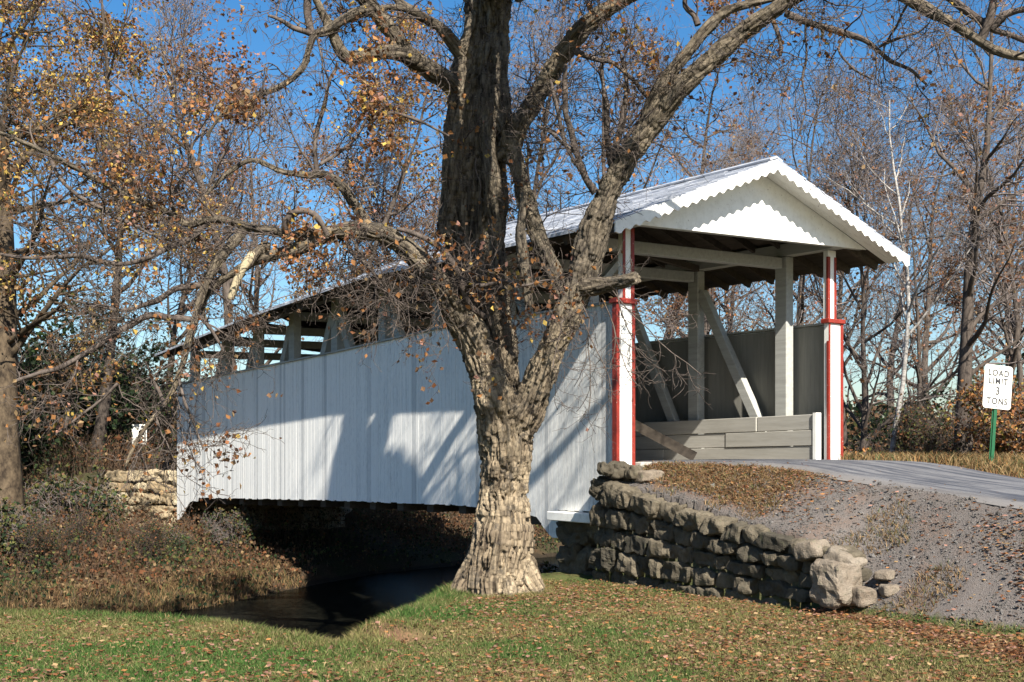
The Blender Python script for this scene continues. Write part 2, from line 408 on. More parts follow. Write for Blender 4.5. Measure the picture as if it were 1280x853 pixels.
ZB = .6
bridge = empty('covered_bridge', (P0[0], P0[1], ZB), ROT)
tag(bridge, 'white boarded covered bridge with red trimmed portal posts and scalloped gable', 'covered bridge')
OFF = (0, 0, ZB)
LEN = 18.7
def eave(t): return np.interp(t, [-.85, 3.6, 6.4, 12.2, 18.3, 19], [5.36, 5.38, 5.42, 5.12, 4.62, 4.56])
def s_top(t): return np.interp(t, [0, 5, 9.15, 14, 18.7], [4.28, 4.29, 4.11, 3.96, 3.81])
def s_bot(t): return np.interp(t, [0, 1.45, 1.451, 1.62, 2.05, 4.2, 10.1, 17.1, 17.11, 17.7, 18.45, 18.8],
                               [1.0, 1.0, .54, .54, .86, .97, .87, .69, .60, .57, .04, .02])
def deck_z(t): return np.interp(t, [0, 10, 18.7], [1.78, 1.62, 1.38])
VR = 5.25
def siding(v, out):
    m = MB(); t = .06
    while t < LEN:
        w = random.choice((.09, .10, .115, .14, .17)); t1 = min(t+w, LEN); o = out*random.uniform(.010, .0125); th = out*-.024
        a, b = sorted((v+o, v+o+th))
        g = .004
        zt0, zt1 = s_top(t), s_top(t1); zb0, zb1 = s_bot(t+.001), s_bot(t1-.001)
        j = random.uniform(-.012, .012)
        if abs(zb1-zb0) > .3 and t1 < 1.7: zb0 = zb1 = min(zb0, zb1)
        m.hexa([(a, t+g, zb0+j), (b, t+g, zb0+j), (b, t1-g, zb1+j), (a, t1-g, zb1+j), (a, t+g, zt0), (b, t+g, zt0), (b, t1-g, zt1), (a, t1-g, zt1)])
        t = t1
    o = m.obj('siding', M['siding'], bridge, OFF)
    return o
siding(-.05, -1); siding(VR, 1)
# inner lining of the siding, and nailing rails
for v in (.0, VR-.05):
    m = MB()
    for k in range(18):
        t0, t1 = .08+k*1.03, .08+(k+1)*1.03-.003
        m.hexa([(v-.015, t0, s_bot(min(max(t0, 2.3), 17))+.05), (v+.015, t0, s_bot(min(max(t0, 2.3), 17))+.05), (v+.015, t1, s_bot(min(max(t1, 2.3), 17))+.05), (v-.015, t1, s_bot(min(max(t1, 2.3), 17))+.05),
                (v-.015, t0, s_top(t0)-.03), (v+.015, t0, s_top(t0)-.03), (v+.015, t1, s_top(t1)-.03), (v-.015, t1, s_top(t1)-.03)])
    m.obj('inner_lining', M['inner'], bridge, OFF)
    m = MB()
    for k in range(18):
        t0, t1 = .08+k*1.03, .08+(k+1)*1.03-.002
        m.beam((v+(-.035 if v < 1 else .035), t0, s_top(t0)+.015), (v+(-.035 if v < 1 else .035), t1, s_top(t1)+.015), .15, .035)
    m.obj('top_rail', M['timber'], bridge, OFF)
# deck, floor beams, lower chords
m = MB(); t = .0
while t < LEN-.2:
    m.hexa([(.28, t, deck_z(t)-.09), (4.95, t, deck_z(t)-.09), (4.95, t+.24, deck_z(t+.24)-.09), (.28, t+.24, deck_z(t+.24)-.09),
            (.28, t, deck_z(t)), (4.95, t, deck_z(t)), (4.95, t+.24, deck_z(t+.24)), (.28, t+.24, deck_z(t+.24))]); t += .25
m.obj('deck', M['deck'], bridge, OFF)
m = MB()
for t in np.arange(1.1, 18.5, 1.12): m.box(.06, VR-.09, t-.12, t+.12, s_bot(np.clip(t, 2.4, 17))-.16+.0, deck_z(t)-.12)
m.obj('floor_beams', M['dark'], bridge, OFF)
for v in (.22, 5.0):
    m = MB()
    for t0, t1 in ((.3, 6), (6.002, 12), (12.002, 18.5)):
        m.beam((v, t0, s_bot(np.clip(t0, 2.4, 17))+.24), (v, t1, s_bot(np.clip(t1, 2.4, 17))+.24), .2, .3)
    m.obj('lower_chord', M['dark'], bridge, OFF)
# trusses
PT = [1.0, 3.3, 5.5, 7.6, 9.7, 11.85, 13.9, 15.9, 18.1]
for v in (.24, 4.98):
    for k, t in enumerate(PT):
        m = MB(); m.box(v-.10, v+.10, t-.14, t+.14, deck_z(t)-.4, eave(t)+.12+.02*v, .2)
        m.obj('truss_post', M['timber'], bridge, OFF, .012)
    for k in range(len(PT)-1):
        ta, tb = (PT[k]+.22, PT[k+1]-.16) if k < 4 else (PT[k+1]-.22, PT[k]+.16)
        m = MB(); zb = deck_z(ta)+.05; zt = eave(tb)-.22
        m.beam((v, ta, zb), (v, tb, zt), .16, .20, (0, 1, 0), .4)
        m.obj('diagonal_brace', M['timber'], bridge, OFF, .01)
    m = MB()
    pts = [-.35, 3.3, 7.6, 11.85, 15.9, 18.5]
    for a, b in zip(pts[:-1], pts[1:]):
        m.beam((v, a, eave(a)+.24+.02*v), (v, b-.003, eave(b)+.24+.02*v), .24, .22, tone=.3)
    m.obj('top_plate', M['timber'], bridge, OFF)
for t in PT:
    m = MB(); m.beam((.36, t+.02, eave(t)+.02), (4.86, t+.02, eave(t)+.10), .18, .2, tone=.4); m.obj('tie_beam', M['timber'], bridge, OFF, .01)
for a, b in zip(PT[:-1], PT[1:]):
    m = MB(); m.beam((.45, a+.2, eave(a)+.16), (4.8, b-.2, eave(b)+.24), .1, .12, tone=.6); m.obj('cross_brace', M['dark'], bridge, OFF)
for v0, v1 in ((.35, 1.05),):
    m = MB(); m.beam((v0, 1.0, eave(1)-.75), (v1, 1.0, eave(1)-.06), .1, .12, (0, 1, 0), .4); m.obj('knee_brace', M['timber'], bridge, OFF)
# plank guard walls inside
for v in (.56, 4.78):
    m = MB(); sd = 1 if v < 1 else -1
    for r in range(3):
        t = .12 if v > 1 else 1.45; seq = [(1.35, 4.2, 4.2, 4.2, 4.2), (2.15, 4.4, 4.4, 4.4, 4.0), (3.9, 4.2, 4.2, 4.2, 2)][2-r]
        for L in seq:
            t1 = min(t+L, 18.4)
            if t1 <= t: break
            z0a, z0b = deck_z(t)+.01+r*.285, deck_z(t1)+.01+r*.285; jj = random.uniform(-.012, .012)
            m.hexa([(v-.04+jj, t, z0a), (v+.04+jj, t, z0a), (v+.04+jj, t1-.012, z0b), (v-.04+jj, t1-.012, z0b),
                    (v-.04+jj, t, z0a+.275), (v+.04+jj, t, z0a+.275), (v+.04+jj, t1-.012, z0b+.275), (v-.04+jj, t1-.012, z0b+.275)])
            t = t1
    m.obj('plank_guard', M['plank'], bridge, OFF, .008)
m = MB(); m.box(4.72, 4.86, .035, .108, 1.8, 2.66, .1); m.obj('guard_end_board', M['white'], bridge, OFF)
m = MB(); m.beam((.66, .9, 2.60), (1.58, -.08, 1.88), .07, .16, tone=.9); m.obj('raking_plank', M['dark'], bridge, OFF)  # dark timber colour stands in for the shadow on this plank
m = MB(); m.box(.27, 4.93, -.22, .02, 1.62, 1.80, .3); m.obj('sill_board', M['plank'], bridge, OFF, .01)

# portal pilasters
def pilaster(v0, v1, inner):                   # inner = +1: opening lies towards +v
    m = MB(); m.box(v0, v1, -.075, .03, 1.45, 4.27, .1); p = m.obj('portal_post', M['white'], bridge, OFF, .008)
    def trim(*a):
        q = MB(); q.box(*a, tone=.1); q.obj('red_trim', M['red'], p, OFF)
    ve, vi = (v0, v1) if inner > 0 else (v1, v0)     # ve = outer edge, vi = inner edge
    e = -1 if inner > 0 else 1
    # outer corner board wraps the siding, thin inner edge strip, inner reveal
    trim(min(ve, ve+e*.02), max(ve, ve+e*.02), -.093, .012, 1.45, 4.27)
    trim(min(ve, ve-e*.045), max(ve, ve-e*.045), -.093, -.075, 1.45, 4.27)
    trim(min(vi, vi+e*.04), max(vi, vi+e*.04), -.092, -.075, 1.45, 4.27)
    trim(min(vi, vi-e*.016), max(vi, vi-e*.016), -.092, -.045, 1.45, 4.27 if inner > 0 else 3.95)
    c = MB(); c.box(v0-.045, v1+.045, -.125, .07, 4.27, 4.35, .1); c.obj('cap', M['red'], p, OFF, .01)
    # narrow upper post
    va, vb = (vi-.22, vi) if inner > 0 else (vi, vi+.22)
    u = MB(); u.box(va, vb, -.06, .04, 4.35, eave(0)+.12+.02*v0, .1); up = u.obj('upper_post', M['white'], p, OFF)
    for x in (va, vb-.05):
        q = MB(); q.box(x, x+.05, -.075, -.06, 4.35, eave(0)+.1, .1); q.obj('red_trim', M['red'], up, OFF)
    q = MB(); x = vb if inner > 0 else va-.014
    q.box(x, x+.014, -.075, -.035, 4.35, eave(0)+.1, .1); q.obj('red_trim', M['red'], up, OFF)
pilaster(-.10, .25, 1); pilaster(4.93, 5.30, -1)

# roof -----------------------------------------------------------
VC, VL, VRR, RISE = 2.675, -.80, 6.15, 1.32
def roof_z(t, v):
    e = eave(t)
    return e+.02*v + RISE*(1-abs(v-VC)/(VC-VL))
T_F, T_B = -.85, 18.25
m = MB()                                           # board sheathing under the shingles
tg = np.linspace(T_F, T_B, 40)
for a, b in zip(tg[:-1], tg[1:]):
    for va, vb in ((VL, VC), (VC, VRR)):
        m.hexa([(va, a, roof_z(a, va)-.07), (vb, a, roof_z(a, vb)-.07), (vb, b, roof_z(b, vb)-.07), (va, b, roof_z(b, va)-.07),
                (va, a, roof_z(a, va)-.03), (vb, a, roof_z(a, vb)-.03), (vb, b, roof_z(b, vb)-.03), (va, b, roof_z(b, va)-.03)])
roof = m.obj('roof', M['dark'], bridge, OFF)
V, Fq, C = [], [], []
rows = 15
for side in (-1, 1):
    vE = VL if side < 0 else VRR
    for r in range(rows):
        f0, f1 = r/rows, (r+1)/rows+.02
        va, vb = vE+(VC-vE)*f0, vE+(VC-vE)*min(f1, 1.0)
        if r == 0: va = vE-side*-.05
        t = T_F-.03+random.random()*.12*(1 if r % 2 else .3)
        t = T_F-.03
        while t < T_B+.03:
            w = random.uniform(.18, .42); t1 = min(t+w, T_B+.04)
            up0 = .020+random.uniform(0, .012); n = len(V)
            V += [(va, t+.003, roof_z(t, va)+up0), (va, t1-.003, roof_z(t1, va)+up0), (vb, t1-.003, roof_z(t1, vb)+.002), (vb, t+.003, roof_z(t, vb)+.002),
                  (va, t+.003, roof_z(t, va)-.028), (va, t1-.003, roof_z(t1, va)-.028), (vb, t1-.003, roof_z(t1, vb)-.028), (vb, t+.003, roof_z(t, vb)-.028)]
            for f in ((0, 1, 2, 3), (7, 6, 5, 4), (4, 5, 1, 0), (5, 6, 2, 1), (6, 7, 3, 2), (7, 4, 0, 3)): Fq.append(tuple(n+k for k in f))
            tone = random.random()*.9; C += [(tone,)*3]*8
            t = t1
V = np.array(V)-np.array(OFF)
so = link('shingles', mk_mesh('shingles', V, [Fq], False, np.array(C), mats=[M['shingle']]), roof)
m = MB()
for a, b in zip(tg[:-1], tg[1:]): 
    m.beam((VC-.07, a, roof_z(a, VC)+.012), (VC-.07, b, roof_z(b, VC)+.012), .17, .03, (-.35, 0, 1))
    m.beam((VC+.07, a, roof_z(a, VC)+.022), (VC+.07, b, roof_z(b, VC)+.022), .17, .03, (.35, 0, 1))
m.obj('ridge_boards', M['shingle'], roof, OFF)
m = MB()
for t in np.arange(-.22, 18.2, .62):
    for va, vb in ((VL+.05, VC-.03), (VRR-.05, VC+.03)):
        m.beam((va, t, roof_z(t, va)-.14), (vb, t, roof_z(t, vb)-.14), .07, .13)
m.obj('rafters', M['dark'], roof, OFF)

def ngon(name, pts, t0, t1, mat, parent):
    """outline in (v, z), extruded from t0 to t1"""
    bm = bmesh.new()
    vs = [bm.verts.new((v, t0, z-ZB)) for v, z in pts]
    f = bm.faces.new(vs)
    r = bmesh.ops.extrude_face_region(bm, geom=[f])
    for e in r['geom']:
        if isinstance(e, bmesh.types.BMVert): e.co.y = t1
    bmesh.ops.recalc_face_normals(bm, faces=bm.faces)
    bmesh.ops.triangulate(bm, faces=[f for f in bm.faces if len(f.verts) > 4])
    me = bpy.data.meshes.new(name); bm.to_mesh(me); bm.free(); me.materials.append(mat)
    return link(name, me, parent)
TP = -.42                                          # pediment plane
def und(v): return roof_z(TP, v)-.075
zb0, zb1 = 5.44, 5.60
def zb(v): return zb0+(zb1-zb0)*(v+.2)/5.7
vl = -.8
def cross_v(sg):
    lo, hi = (VL, VC) if sg < 0 else (VRR, VC)
    for _ in range(40):
        mid = (lo+hi)/2
        if und(mid) < zb(mid)+.02: lo = mid
        else: hi = mid
    return hi
va_, vb_ = cross_v(-1), cross_v(1)
ped = ngon('gable_board', [(va_, zb(va_)), (vb_, zb(vb_)), (VC, und(VC))], TP, TP+.03, M['white'], bridge)
m = MB(); m.beam((va_+.1, TP+.06, zb(va_)+.05), (vb_-.1, TP+.06, zb(vb_)+.05), .06, .12, tone=.3); m.obj('gable_rail', M['timber'], ped, OFF)
m = MB()                                            # painted boards under the front overhang
for va, vb in ((VL+.02, VC), (VRR-.02, VC)):
    for k in range(3):
        a_, b_ = T_F+.004+k*.139, T_F+.004+(k+1)*.139-.004
        m.hexa([(va, a_, roof_z(a_, va)-.092), (vb, a_, roof_z(a_, vb)-.092), (vb, b_, roof_z(b_, vb)-.092), (va, b_, roof_z(b_, va)-.092),
                (va, a_, roof_z(a_, va)-.074), (vb, a_, roof_z(a_, vb)-.074), (vb, b_, roof_z(b_, vb)-.074), (va, b_, roof_z(b_, va)-.074)], .2)
m.obj('soffit', M['white'], roof, OFF)
for sg in (-1, 1):                                  # scalloped rake boards
    vE = VL-.03 if sg < 0 else VRR+.03
    L = abs(VC-vE); n = 18; top, bot = [], []
    N = n*8
    for k in range(N+1):
        f = k/N; v = VC+(vE-VC)*f; zt = roof_z(T_F, v)-.005
        ph = (f*n) % 1.0
        d = .180-.024*math.cos(2*math.pi*ph)
        bot.append((v, zt-d))
    top = [(VC, roof_z(T_F, VC)+.0), (vE, roof_z(T_F, vE)+.0)]
    pts = [top[0], top[1]]+bot[::-1]
    ngon('rake_board', pts, T_F-.03 + (.004 if sg > 0 else 0), T_F, M['white'], roof)
m = MB(); m.box(VL-.02, VL+.06, T_F, T_F+.5, roof_z(T_F, VL)-.17, roof_z(T_F, VL)-.05, .3); m.obj('eave_end_board', M['dark'], roof, OFF)

# ------------------------------------------------------------------ stones
def cube_template(n):
    pts, idm, Fs = [], {}, []
    def vid(p):
        k = tuple(p)
        if k not in idm: idm[k] = len(pts); pts.append(p)
        return idm[k]
    for ax in range(3):
        for sg in (0, n):
            for i in range(n):
                for j in range(n):
                    q = []
                    for a, b in ((i, j), (i+1, j), (i+1, j+1), (i, j+1)):
                        p = [0, 0, 0]; p[ax] = sg; p[(ax+1) % 3] = a; p[(ax+2) % 3] = b; q.append(vid(p))
                    Fs.append(q if sg else q[::-1])
    return np.array(pts, float)/n*2-1, np.array(Fs)
TV, TF = cube_template(10)
def stone(c, half, basis, rnd=5.0, amp=.12, seed=0, nf=11):
    P = TV/np.power((np.abs(TV)**rnd).sum(1), 1/rnd)[:, None]
    S = np.array(half)
    rs = np.random.default_rng(seed+900)
    for _ in range(nf):
        nn = rs.normal(size=3); nn /= np.linalg.norm(nn); h = (np.abs(nn)).sum()*rs.uniform(.68, .88)
        ex = np.clip(P@nn-h, 0, None); P = P-ex[:, None]*nn*.92
    Wd = (P*S)@np.array(basis)+np.array(c)
    d = (fbm(Wd*6.5, seed, 2)-.5)*2*amp*min(half)*1.6 + (fbm(Wd*np.array([15, 15, 9]), seed+5, 2)-.5)*amp*min(half)*2.2
    nrm = (P/np.linalg.norm(P, axis=1)[:, None])@np.array(basis)
    return Wd + nrm*d[:, None]
def stones_mesh(name, items, mat, parent=None):
    V, Fs, C = [], [], []; n = 0
    for k, (c, half, basis, rnd, amp) in enumerate(items):
        p = stone(c, half, basis, rnd, amp, k*3+1); V.append(p); Fs.append(TF+n); n += len(p)
        C.append(np.full((len(p), 3), random.random()*.9))
    o = link(name, mk_mesh(name, np.concatenate(V), [np.concatenate(Fs)], False, np.concatenate(C), mats=[mat]), parent)
    return o
def wall_items(A, B, ztop, zbot, rows, depth, lmin, lmax, nrm, batter=.06, jut=.05):
    A, B = np.array(A, float), np.array(B, float); L = np.linalg.norm(B-A); d = (B-A)/L
    its = []; fr = np.cumsum([0]+[random.uniform(.8, 1.25) for _ in range(rows)]); fr /= fr[-1]
    for r in range(rows):
        s = -random.uniform(0, .1)
        while s < L-.05:
            w = random.uniform(lmin, lmax); s1 = min(s+w, L+.05); sm = (s+s1)/2
            za = zbot(sm)+(ztop(sm)-zbot(sm))*fr[r]; zb = zbot(sm)+(ztop(sm)-zbot(sm))*fr[r+1]
            sl = ((zbot(s1)-zbot(s))*(1-fr[r])+(ztop(s1)-ztop(s))*fr[r+1])/max(s1-s, .1)
            h = (zb-za)/2; tl = math.atan(sl)*.8+random.uniform(-.05, .05)
            out = random.uniform(-jut, jut)-batter*(fr[r]-.3)*4*depth
            c = A+d*sm-np.array(nrm)*(depth/2-out)
            bx = np.array([d[0]*math.cos(tl), d[1]*math.cos(tl), math.sin(tl)]); by = np.array([-nrm[0], -nrm[1], 0]); bz = np.cross(bx, by)
            if bz[2] < 0: bz = -bz
            its.append(((c[0], c[1], (za+zb)/2), ((s1-s)/2*1.0, depth/2, h*.90), (bx, by, bz), random.uniform(8, 14), random.uniform(.22, .42)))
            s = s1
    return its
def gz1(x, y): return float(ground_z(x, y)[0])
nW = -WN
its = wall_items(W0-WD*.05, W1, lambda s: float(wall_top(np.clip(s, 0, WLEN))), lambda s: -.22+.16*min(max(s/WLEN, 0), 1), 5, .42, .24, .66, nW, -.06, .075)
for k in range(9):                                   # loose rubble at the top by the post
    q = W0+WD*random.uniform(0, .75)+WN*random.uniform(.0, .45)
    its.append(((q[0], q[1], 1.55+random.uniform(.0, .16)), (random.uniform(.1, .2), random.uniform(.1, .16), random.uniform(.07, .11)),
                Matrix.Rotation(random.uniform(0, 3), 3, 'Z'), 3.2, .3))
wallo = stones_mesh('stone_wall', its, M['wall'])
tag(wallo, 'low mossy dry stone wing wall in rough courses below the red portal post', 'stone wall')
mm = MB()
for s0, s1 in ((0, 1.7), (1.7, 3.4), (3.4, WLEN-.1)):
    a, b = W0+WD*s0+WN*.24, W0+WD*s1+WN*.24; za, zb_ = float(wall_top(s0))-.22, float(wall_top(s1))-.22
    a2, b2 = a+WN*.22, b+WN*.22
    mm.hexa([(a[0], a[1], -.3), (b[0], b[1], -.3), (b2[0], b2[1], -.3), (a2[0], a2[1], -.3), (a[0], a[1], za), (b[0], b[1], zb_), (b2[0], b2[1], zb_), (a2[0], a2[1], za)], .5)
mm.obj('wall_core', M['dark'], wallo)
def boulder(px, py, Y, half, rot, label, rnd=3.2, amp=.3, tilt=0, name='boulder'):
    p = at(px, py, Y); R = np.array(Matrix.Rotation(rot, 3, 'Z') @ Matrix.Rotation(tilt, 3, 'Y')).T
    e = empty(name, (0, 0, 0)); bpy.data.objects.remove(e)
    v = stone(p, half, R, rnd*1.6, amp*.45, int(px), 12); c = np.array([p[0], p[1], p[2]-half[2]])
    o = link(name, mk_mesh(name, v-c, [TF], False, np.full((len(v), 3), random.random()*.4), mats=[M['boulder']])); o.location = c
    tag(o, label, 'boulder'); return o
boulder(1045, 730, 13.95, (.25, .21, .26), -1.0, 'big squarish tan boulder standing at the low end of the wing wall', 4, .34)
boulder(1056, 700, 14.1, (.23, .18, .10), -.8, 'flat topped boulder capping the low end of the wing wall', 3, .3, .35)
boulder(1016, 688, 14.45, (.18, .17, .11), -.9, 'white topped boulder leaning against the capstone of the wall', 3.2, .32, -.2)
boulder(1078, 746, 13.75, (.13, .12, .12), .4, 'small grey boulder tucked at the foot of the squarish boulder', 3, .3)
boulder(1106, 719, 13.9, (.14, .11, .06), .9, 'flat pale slab lying in gravel beside the wall end', 3, .3)
boulder(1112, 738, 13.7, (.11, .09, .07), .2, 'round pinkish stone half sunk in the gravel bank', 3, .3)
boulder(1035, 622, 16.1, (.13, .10, .06), .2, 'white flat stone on the leafy bank top', 3, .3)
boulder(812, 596, 18.1, (.22, .15, .10), .5, 'long white stone lying on the wall beside the portal post', 4, .25)

# near abutment pier with bearing ledge, and far abutment
pA, pB = W(1.42, -.10)[:2], W(.15, -.10)[:2]
its = wall_items(pA, pB, lambda s: .84, lambda s: -.45, 3, .7, .5, .8, -BX, .02, .04)
pc = W(1.42, .0)[:2]
its += wall_items(W(1.42, 5.2)[:2], W(1.42, -.06)[:2], lambda s: .84, lambda s: -1.3, 5, .7, .45, .9, -AX, .02, .05)
pier = stones_mesh('stone_pier', its, M['wall'])
tag(pier, 'grey stone pier under the white ledge at the near end of the bridge', 'stone pier')
m = MB(); m.box(-.30, .30, .14, 1.44, .84, .985, .1); m.obj('bearing_ledge', M['white'], bridge, OFF, .012)
fa0, fa1 = W(18.75, -.02)[:2], W(18.75, 5.3)[:2]
fl = np.array([-11.7, 34.4]); dfl = (fa0-fl)/np.linalg.norm(fa0-fl); nfl = np.array([dfl[1], -dfl[0]])
its = wall_items(fl, fa0, lambda s: 1.40, lambda s: -.6, 6, .6, .35, .8, nfl, .02, .05)
its += wall_items(fa0, fa1, lambda s: 1.2, lambda s: -.9, 5, .5, .4, .8, AX, .02, .05)
fab = stones_mesh('stone_abutment', its, M['wall_far'])
tag(fab, 'sunlit tan rubble stone abutment at the far end of the bridge', 'stone abutment')
mm = MB(); a, b = fl-nfl*.25, fa0-nfl*.25; a2, b2 = a-nfl*.3, b-nfl*.3
mm.hexa([(*a, -.6), (*b, -.6), (*b2, -.6), (*a2, -.6), (*a, 1.3), (*b, 1.3), (*b2, 1.3), (*a2, 1.3)], .5); mm.obj('wall_core', M['dark'], fab)

# ------------------------------------------------------------------ signs and wire
def rounded(w, h, r, n=6):
    pts = []
    for cx, cy, a0 in ((w/2-r, h/2-r, 0), (-w/2+r, h/2-r, 90), (-w/2+r, -h/2+r, 180), (w/2-r, -h/2+r, 270)):
        for k in range(n+1):
            a = math.radians(a0+90*k/n); pts.append((cx+r*math.cos(a), cy+r*math.sin(a)))
    return pts
def plate(name, w, h, r, th, mat, parent, z):
    bm = bmesh.new(); f = bm.faces.new([bm.verts.new((x, 0, y+z)) for x, y in rounded(w, h, r)])
    g = bmesh.ops.extrude_face_region(bm, geom=[f])
    for e in g['geom']:
        if isinstance(e, bmesh.types.BMVert): e.co.y += th
    bmesh.ops.recalc_face_normals(bm, faces=bm.faces)
    me = bpy.data.meshes.new(name); bm.to_mesh(me); bm.free(); me.materials.append(mat)
    return link(name, me, parent)
def post(name, h, mat, parent, lean=0):
    m = MB(); m.box(-.032, .032, .018, .024, -.3, h); m.box(-.032, -.026, .024, .05, -.3, h); m.box(.026, .032, .024, .05, -.3, h)
    m.box(-.05, -.032, .044, .05, -.3, h); m.box(.032, .05, .044, .05, -.3, h)
    return m.obj(name, mat, parent)
def text(parent, s, size, z, y, mat, sp=1.15):
    cu = bpy.data.curves.new('lettering', 'FONT'); cu.body = s; cu.size = size; cu.align_x = 'CENTER'; cu.align_y = 'CENTER'
    cu.space_character = sp; cu.extrude = .0012; cu.offset = .0035
    ob = bpy.data.objects.new('lettering', cu); COL.objects.link(ob)
    bpy.context.view_layer.update()
    me = bpy.data.meshes.new_from_object(ob.evaluated_get(bpy.context.evaluated_depsgraph_get()))
    bpy.data.objects.remove(ob)
    me.materials.clear(); me.materials.append(mat)
    o = link('lettering', me, parent); o.rotation_euler = (math.pi/2, 0, 0); o.location = (0, y, z)
    return o
sp = at(1241, 590, 20.6); sp[2] = gz1(sp[0], sp[1])
sg = empty('road_sign', sp, math.radians(2)); sg.rotation_euler = (0, math.radians(4.6), math.radians(20))
tag(sg, 'white load limit sign on a leaning green post beside the road', 'road sign')
post('post', 1.75, M['green'], sg)
ZS = 1.36
pl = plate('sign_board', .60, .75, .06, .006, M['sign'], sg, ZS)
for s, sz, dz in (('LOAD', .150, .235), ('LIMIT', .150, .095), ('3', .19, -.075), ('TONS', .150, -.25)):
    text(pl, s, sz, ZS+dz, -.003, M['ink'], 1.18)
for z_ in (ZS+.325, ZS-.335):
    bz = MB(); bz.box(-.011, .011, -.007, -.001, z_-.011, z_+.011, .5); bz.obj('bolt', M['ink'], pl, (0, 0, 0), .004)
fp = at(174, 543, 38.5); fp[2] = 1.25
fs = empty('road_sign', fp, math.radians(-8))
tag(fs, 'small white roadside board with dark marks, half hidden in brush past the far abutment', 'road sign')
post('post', 1.2, M['bark_grey'], fs)
bd = plate('sign_board', .50, .64, .02, .02, M['sign'], fs, EYE-(543-HOR)*38.5/F_PX-fp[2])
m = MB(); zc = EYE-(543-HOR)*38.5/F_PX-fp[2]
for k in range(5):
    z = zc+.24-k*.12
    m.box(.06+.03*(k % 2), .17, -.006, -.002, z-.035, z+.03, .5)
m.box(.185, .225, -.006, -.002, zc-.28, zc+.28, .5)
m.obj('dark_marks', M['ink'], bd)

# ------------------------------------------------------------------ tubes
def tubes(chains, k=6, cap=False, want=False):
    """chains: list of (pts (n,3), radii (n,)); grouped by length and vectorised"""
    groups = {}
    for p, r in chains: groups.setdefault(len(p), []).append((p, r))
    VV, FF, TT_, VE = [], [], [], []; base = 0
    ang = np.arange(k)*2*np.pi/k; ca, sa = np.cos(ang), np.sin(ang)
    for n, g in groups.items():
        P = np.array([np.asarray([tuple(q) for q in x[0]]) for x in g], float); R = np.array([x[1] for x in g], float); m = len(g)
        T = np.gradient(P, axis=1); T /= np.linalg.norm(T, axis=2, keepdims=True)+1e-12
        ref = np.where(np.abs(T[:, :1, 2:3]) > .9, np.array([1., 0, 0]), np.array([0, 0, 1.]))
        n1 = np.cross(T[:, :1], ref); n1 /= np.linalg.norm(n1, axis=2, keepdims=True)+1e-12
        N1 = np.empty_like(T); cur = n1[:, 0]
        for i in range(n):
            cur = cur-(cur*T[:, i]).sum(1, keepdims=True)*T[:, i]; cur /= np.linalg.norm(cur, axis=1, keepdims=True)+1e-12; N1[:, i] = cur
        N2 = np.cross(T, N1)
        ring = P[:, :, None]+R[:, :, None, None]*(ca[:, None]*N1[:, :, None]+sa[:, None]*N2[:, :, None])
        VV.append(ring.reshape(-1, 3))
        id_ = base+np.arange(m*n*k).reshape(m, n, k); nx_ = np.roll(id_, -1, 2)
        FF.append(np.stack([id_[:, :-1], nx_[:, :-1], nx_[:, 1:], id_[:, 1:]], -1).reshape(-1, 4)); base += m*n*k
        if cap:
            VV.append(P[:, 0]); c0 = base+np.arange(m); base += m
            VV.append(P[:, -1]); c1 = base+np.arange(m); base += m
            TT_.append(np.stack([np.broadcast_to(c0[:, None], (m, k)), nx_[:, 0], id_[:, 0]], -1).reshape(-1, 3))
            TT_.append(np.stack([np.broadcast_to(c1[:, None], (m, k)), id_[:, -1], nx_[:, -1]], -1).reshape(-1, 3))
    return np.concatenate(VV), np.concatenate(FF), (np.concatenate(TT_) if TT_ else np.zeros((0, 3), int))

def catmull(pts, step):
    P = np.array(pts, float); P = np.vstack([2*P[0]-P[1], P, 2*P[-1]-P[-2]]); out = []
    for i in range(1, len(P)-2):
        L = np.linalg.norm(P[i+1, :3]-P[i, :3]); n = max(1, int(math.ceil(L/step)))
        for j in range(n):
            u = j/n; a, b, c, d = P[i-1], P[i], P[i+1], P[i+2]
            out.append(.5*((2*b)+(-a+c)*u+(2*a-5*b+4*c-d)*u*u+(-a+3*b-3*c+d)*u**3))
    out.append(P[-2]); return np.array(out)

PAL = {'orange': (.40, .185, .065), 'rust': (.255, .105, .045), 'brown': (.17, .095, .05), 'yellow': (.55, .38, .09), 'tan': (.36, .24, .12),
       'olive': (.13, .13, .04), 'green': (.045, .075, .025), 'dgreen': (.022, .040, .018), 'pink': (.36, .19, .14)}
def palette(spec, n, rng):
    names = list(spec); pr = np.array([spec[k] for k in names], float); pr /= pr.sum()
    c = .84*np.array([PAL[k] for k in names])[rng.choice(len(names), n, p=pr)]
    return np.clip(c*rng.uniform(.65, 1.3, (n, 1)), .01, .8)
def leaves(P, size, rng, cols, droop=.4):
    n = len(P); P = np.asarray(P, float)
    d = rng.normal(size=(n, 3)); d[:, 2] -= droop; d /= np.linalg.norm(d, axis=1, keepdims=True)
    u = rng.normal(size=(n, 3)); s = np.cross(d, u); s /= np.linalg.norm(s, axis=1, keepdims=True); nn = np.cross(s, d)
    L = (size*rng.uniform(.6, 1.35, n))[:, None]; Wd = L*rng.uniform(.30, .48, (n, 1)); cu = L*rng.uniform(-.12, .3, (n, 1))
    V = np.stack([P, P+d*L*.5+s*Wd+nn*cu, P+d*L*rng.uniform(.85, 1.1, (n, 1)), P+d*L*.45-s*Wd+nn*cu], 1).reshape(-1, 3)
    q = np.arange(n*4).reshape(n, 4)
    return V, q, np.repeat(cols, 4, axis=0)

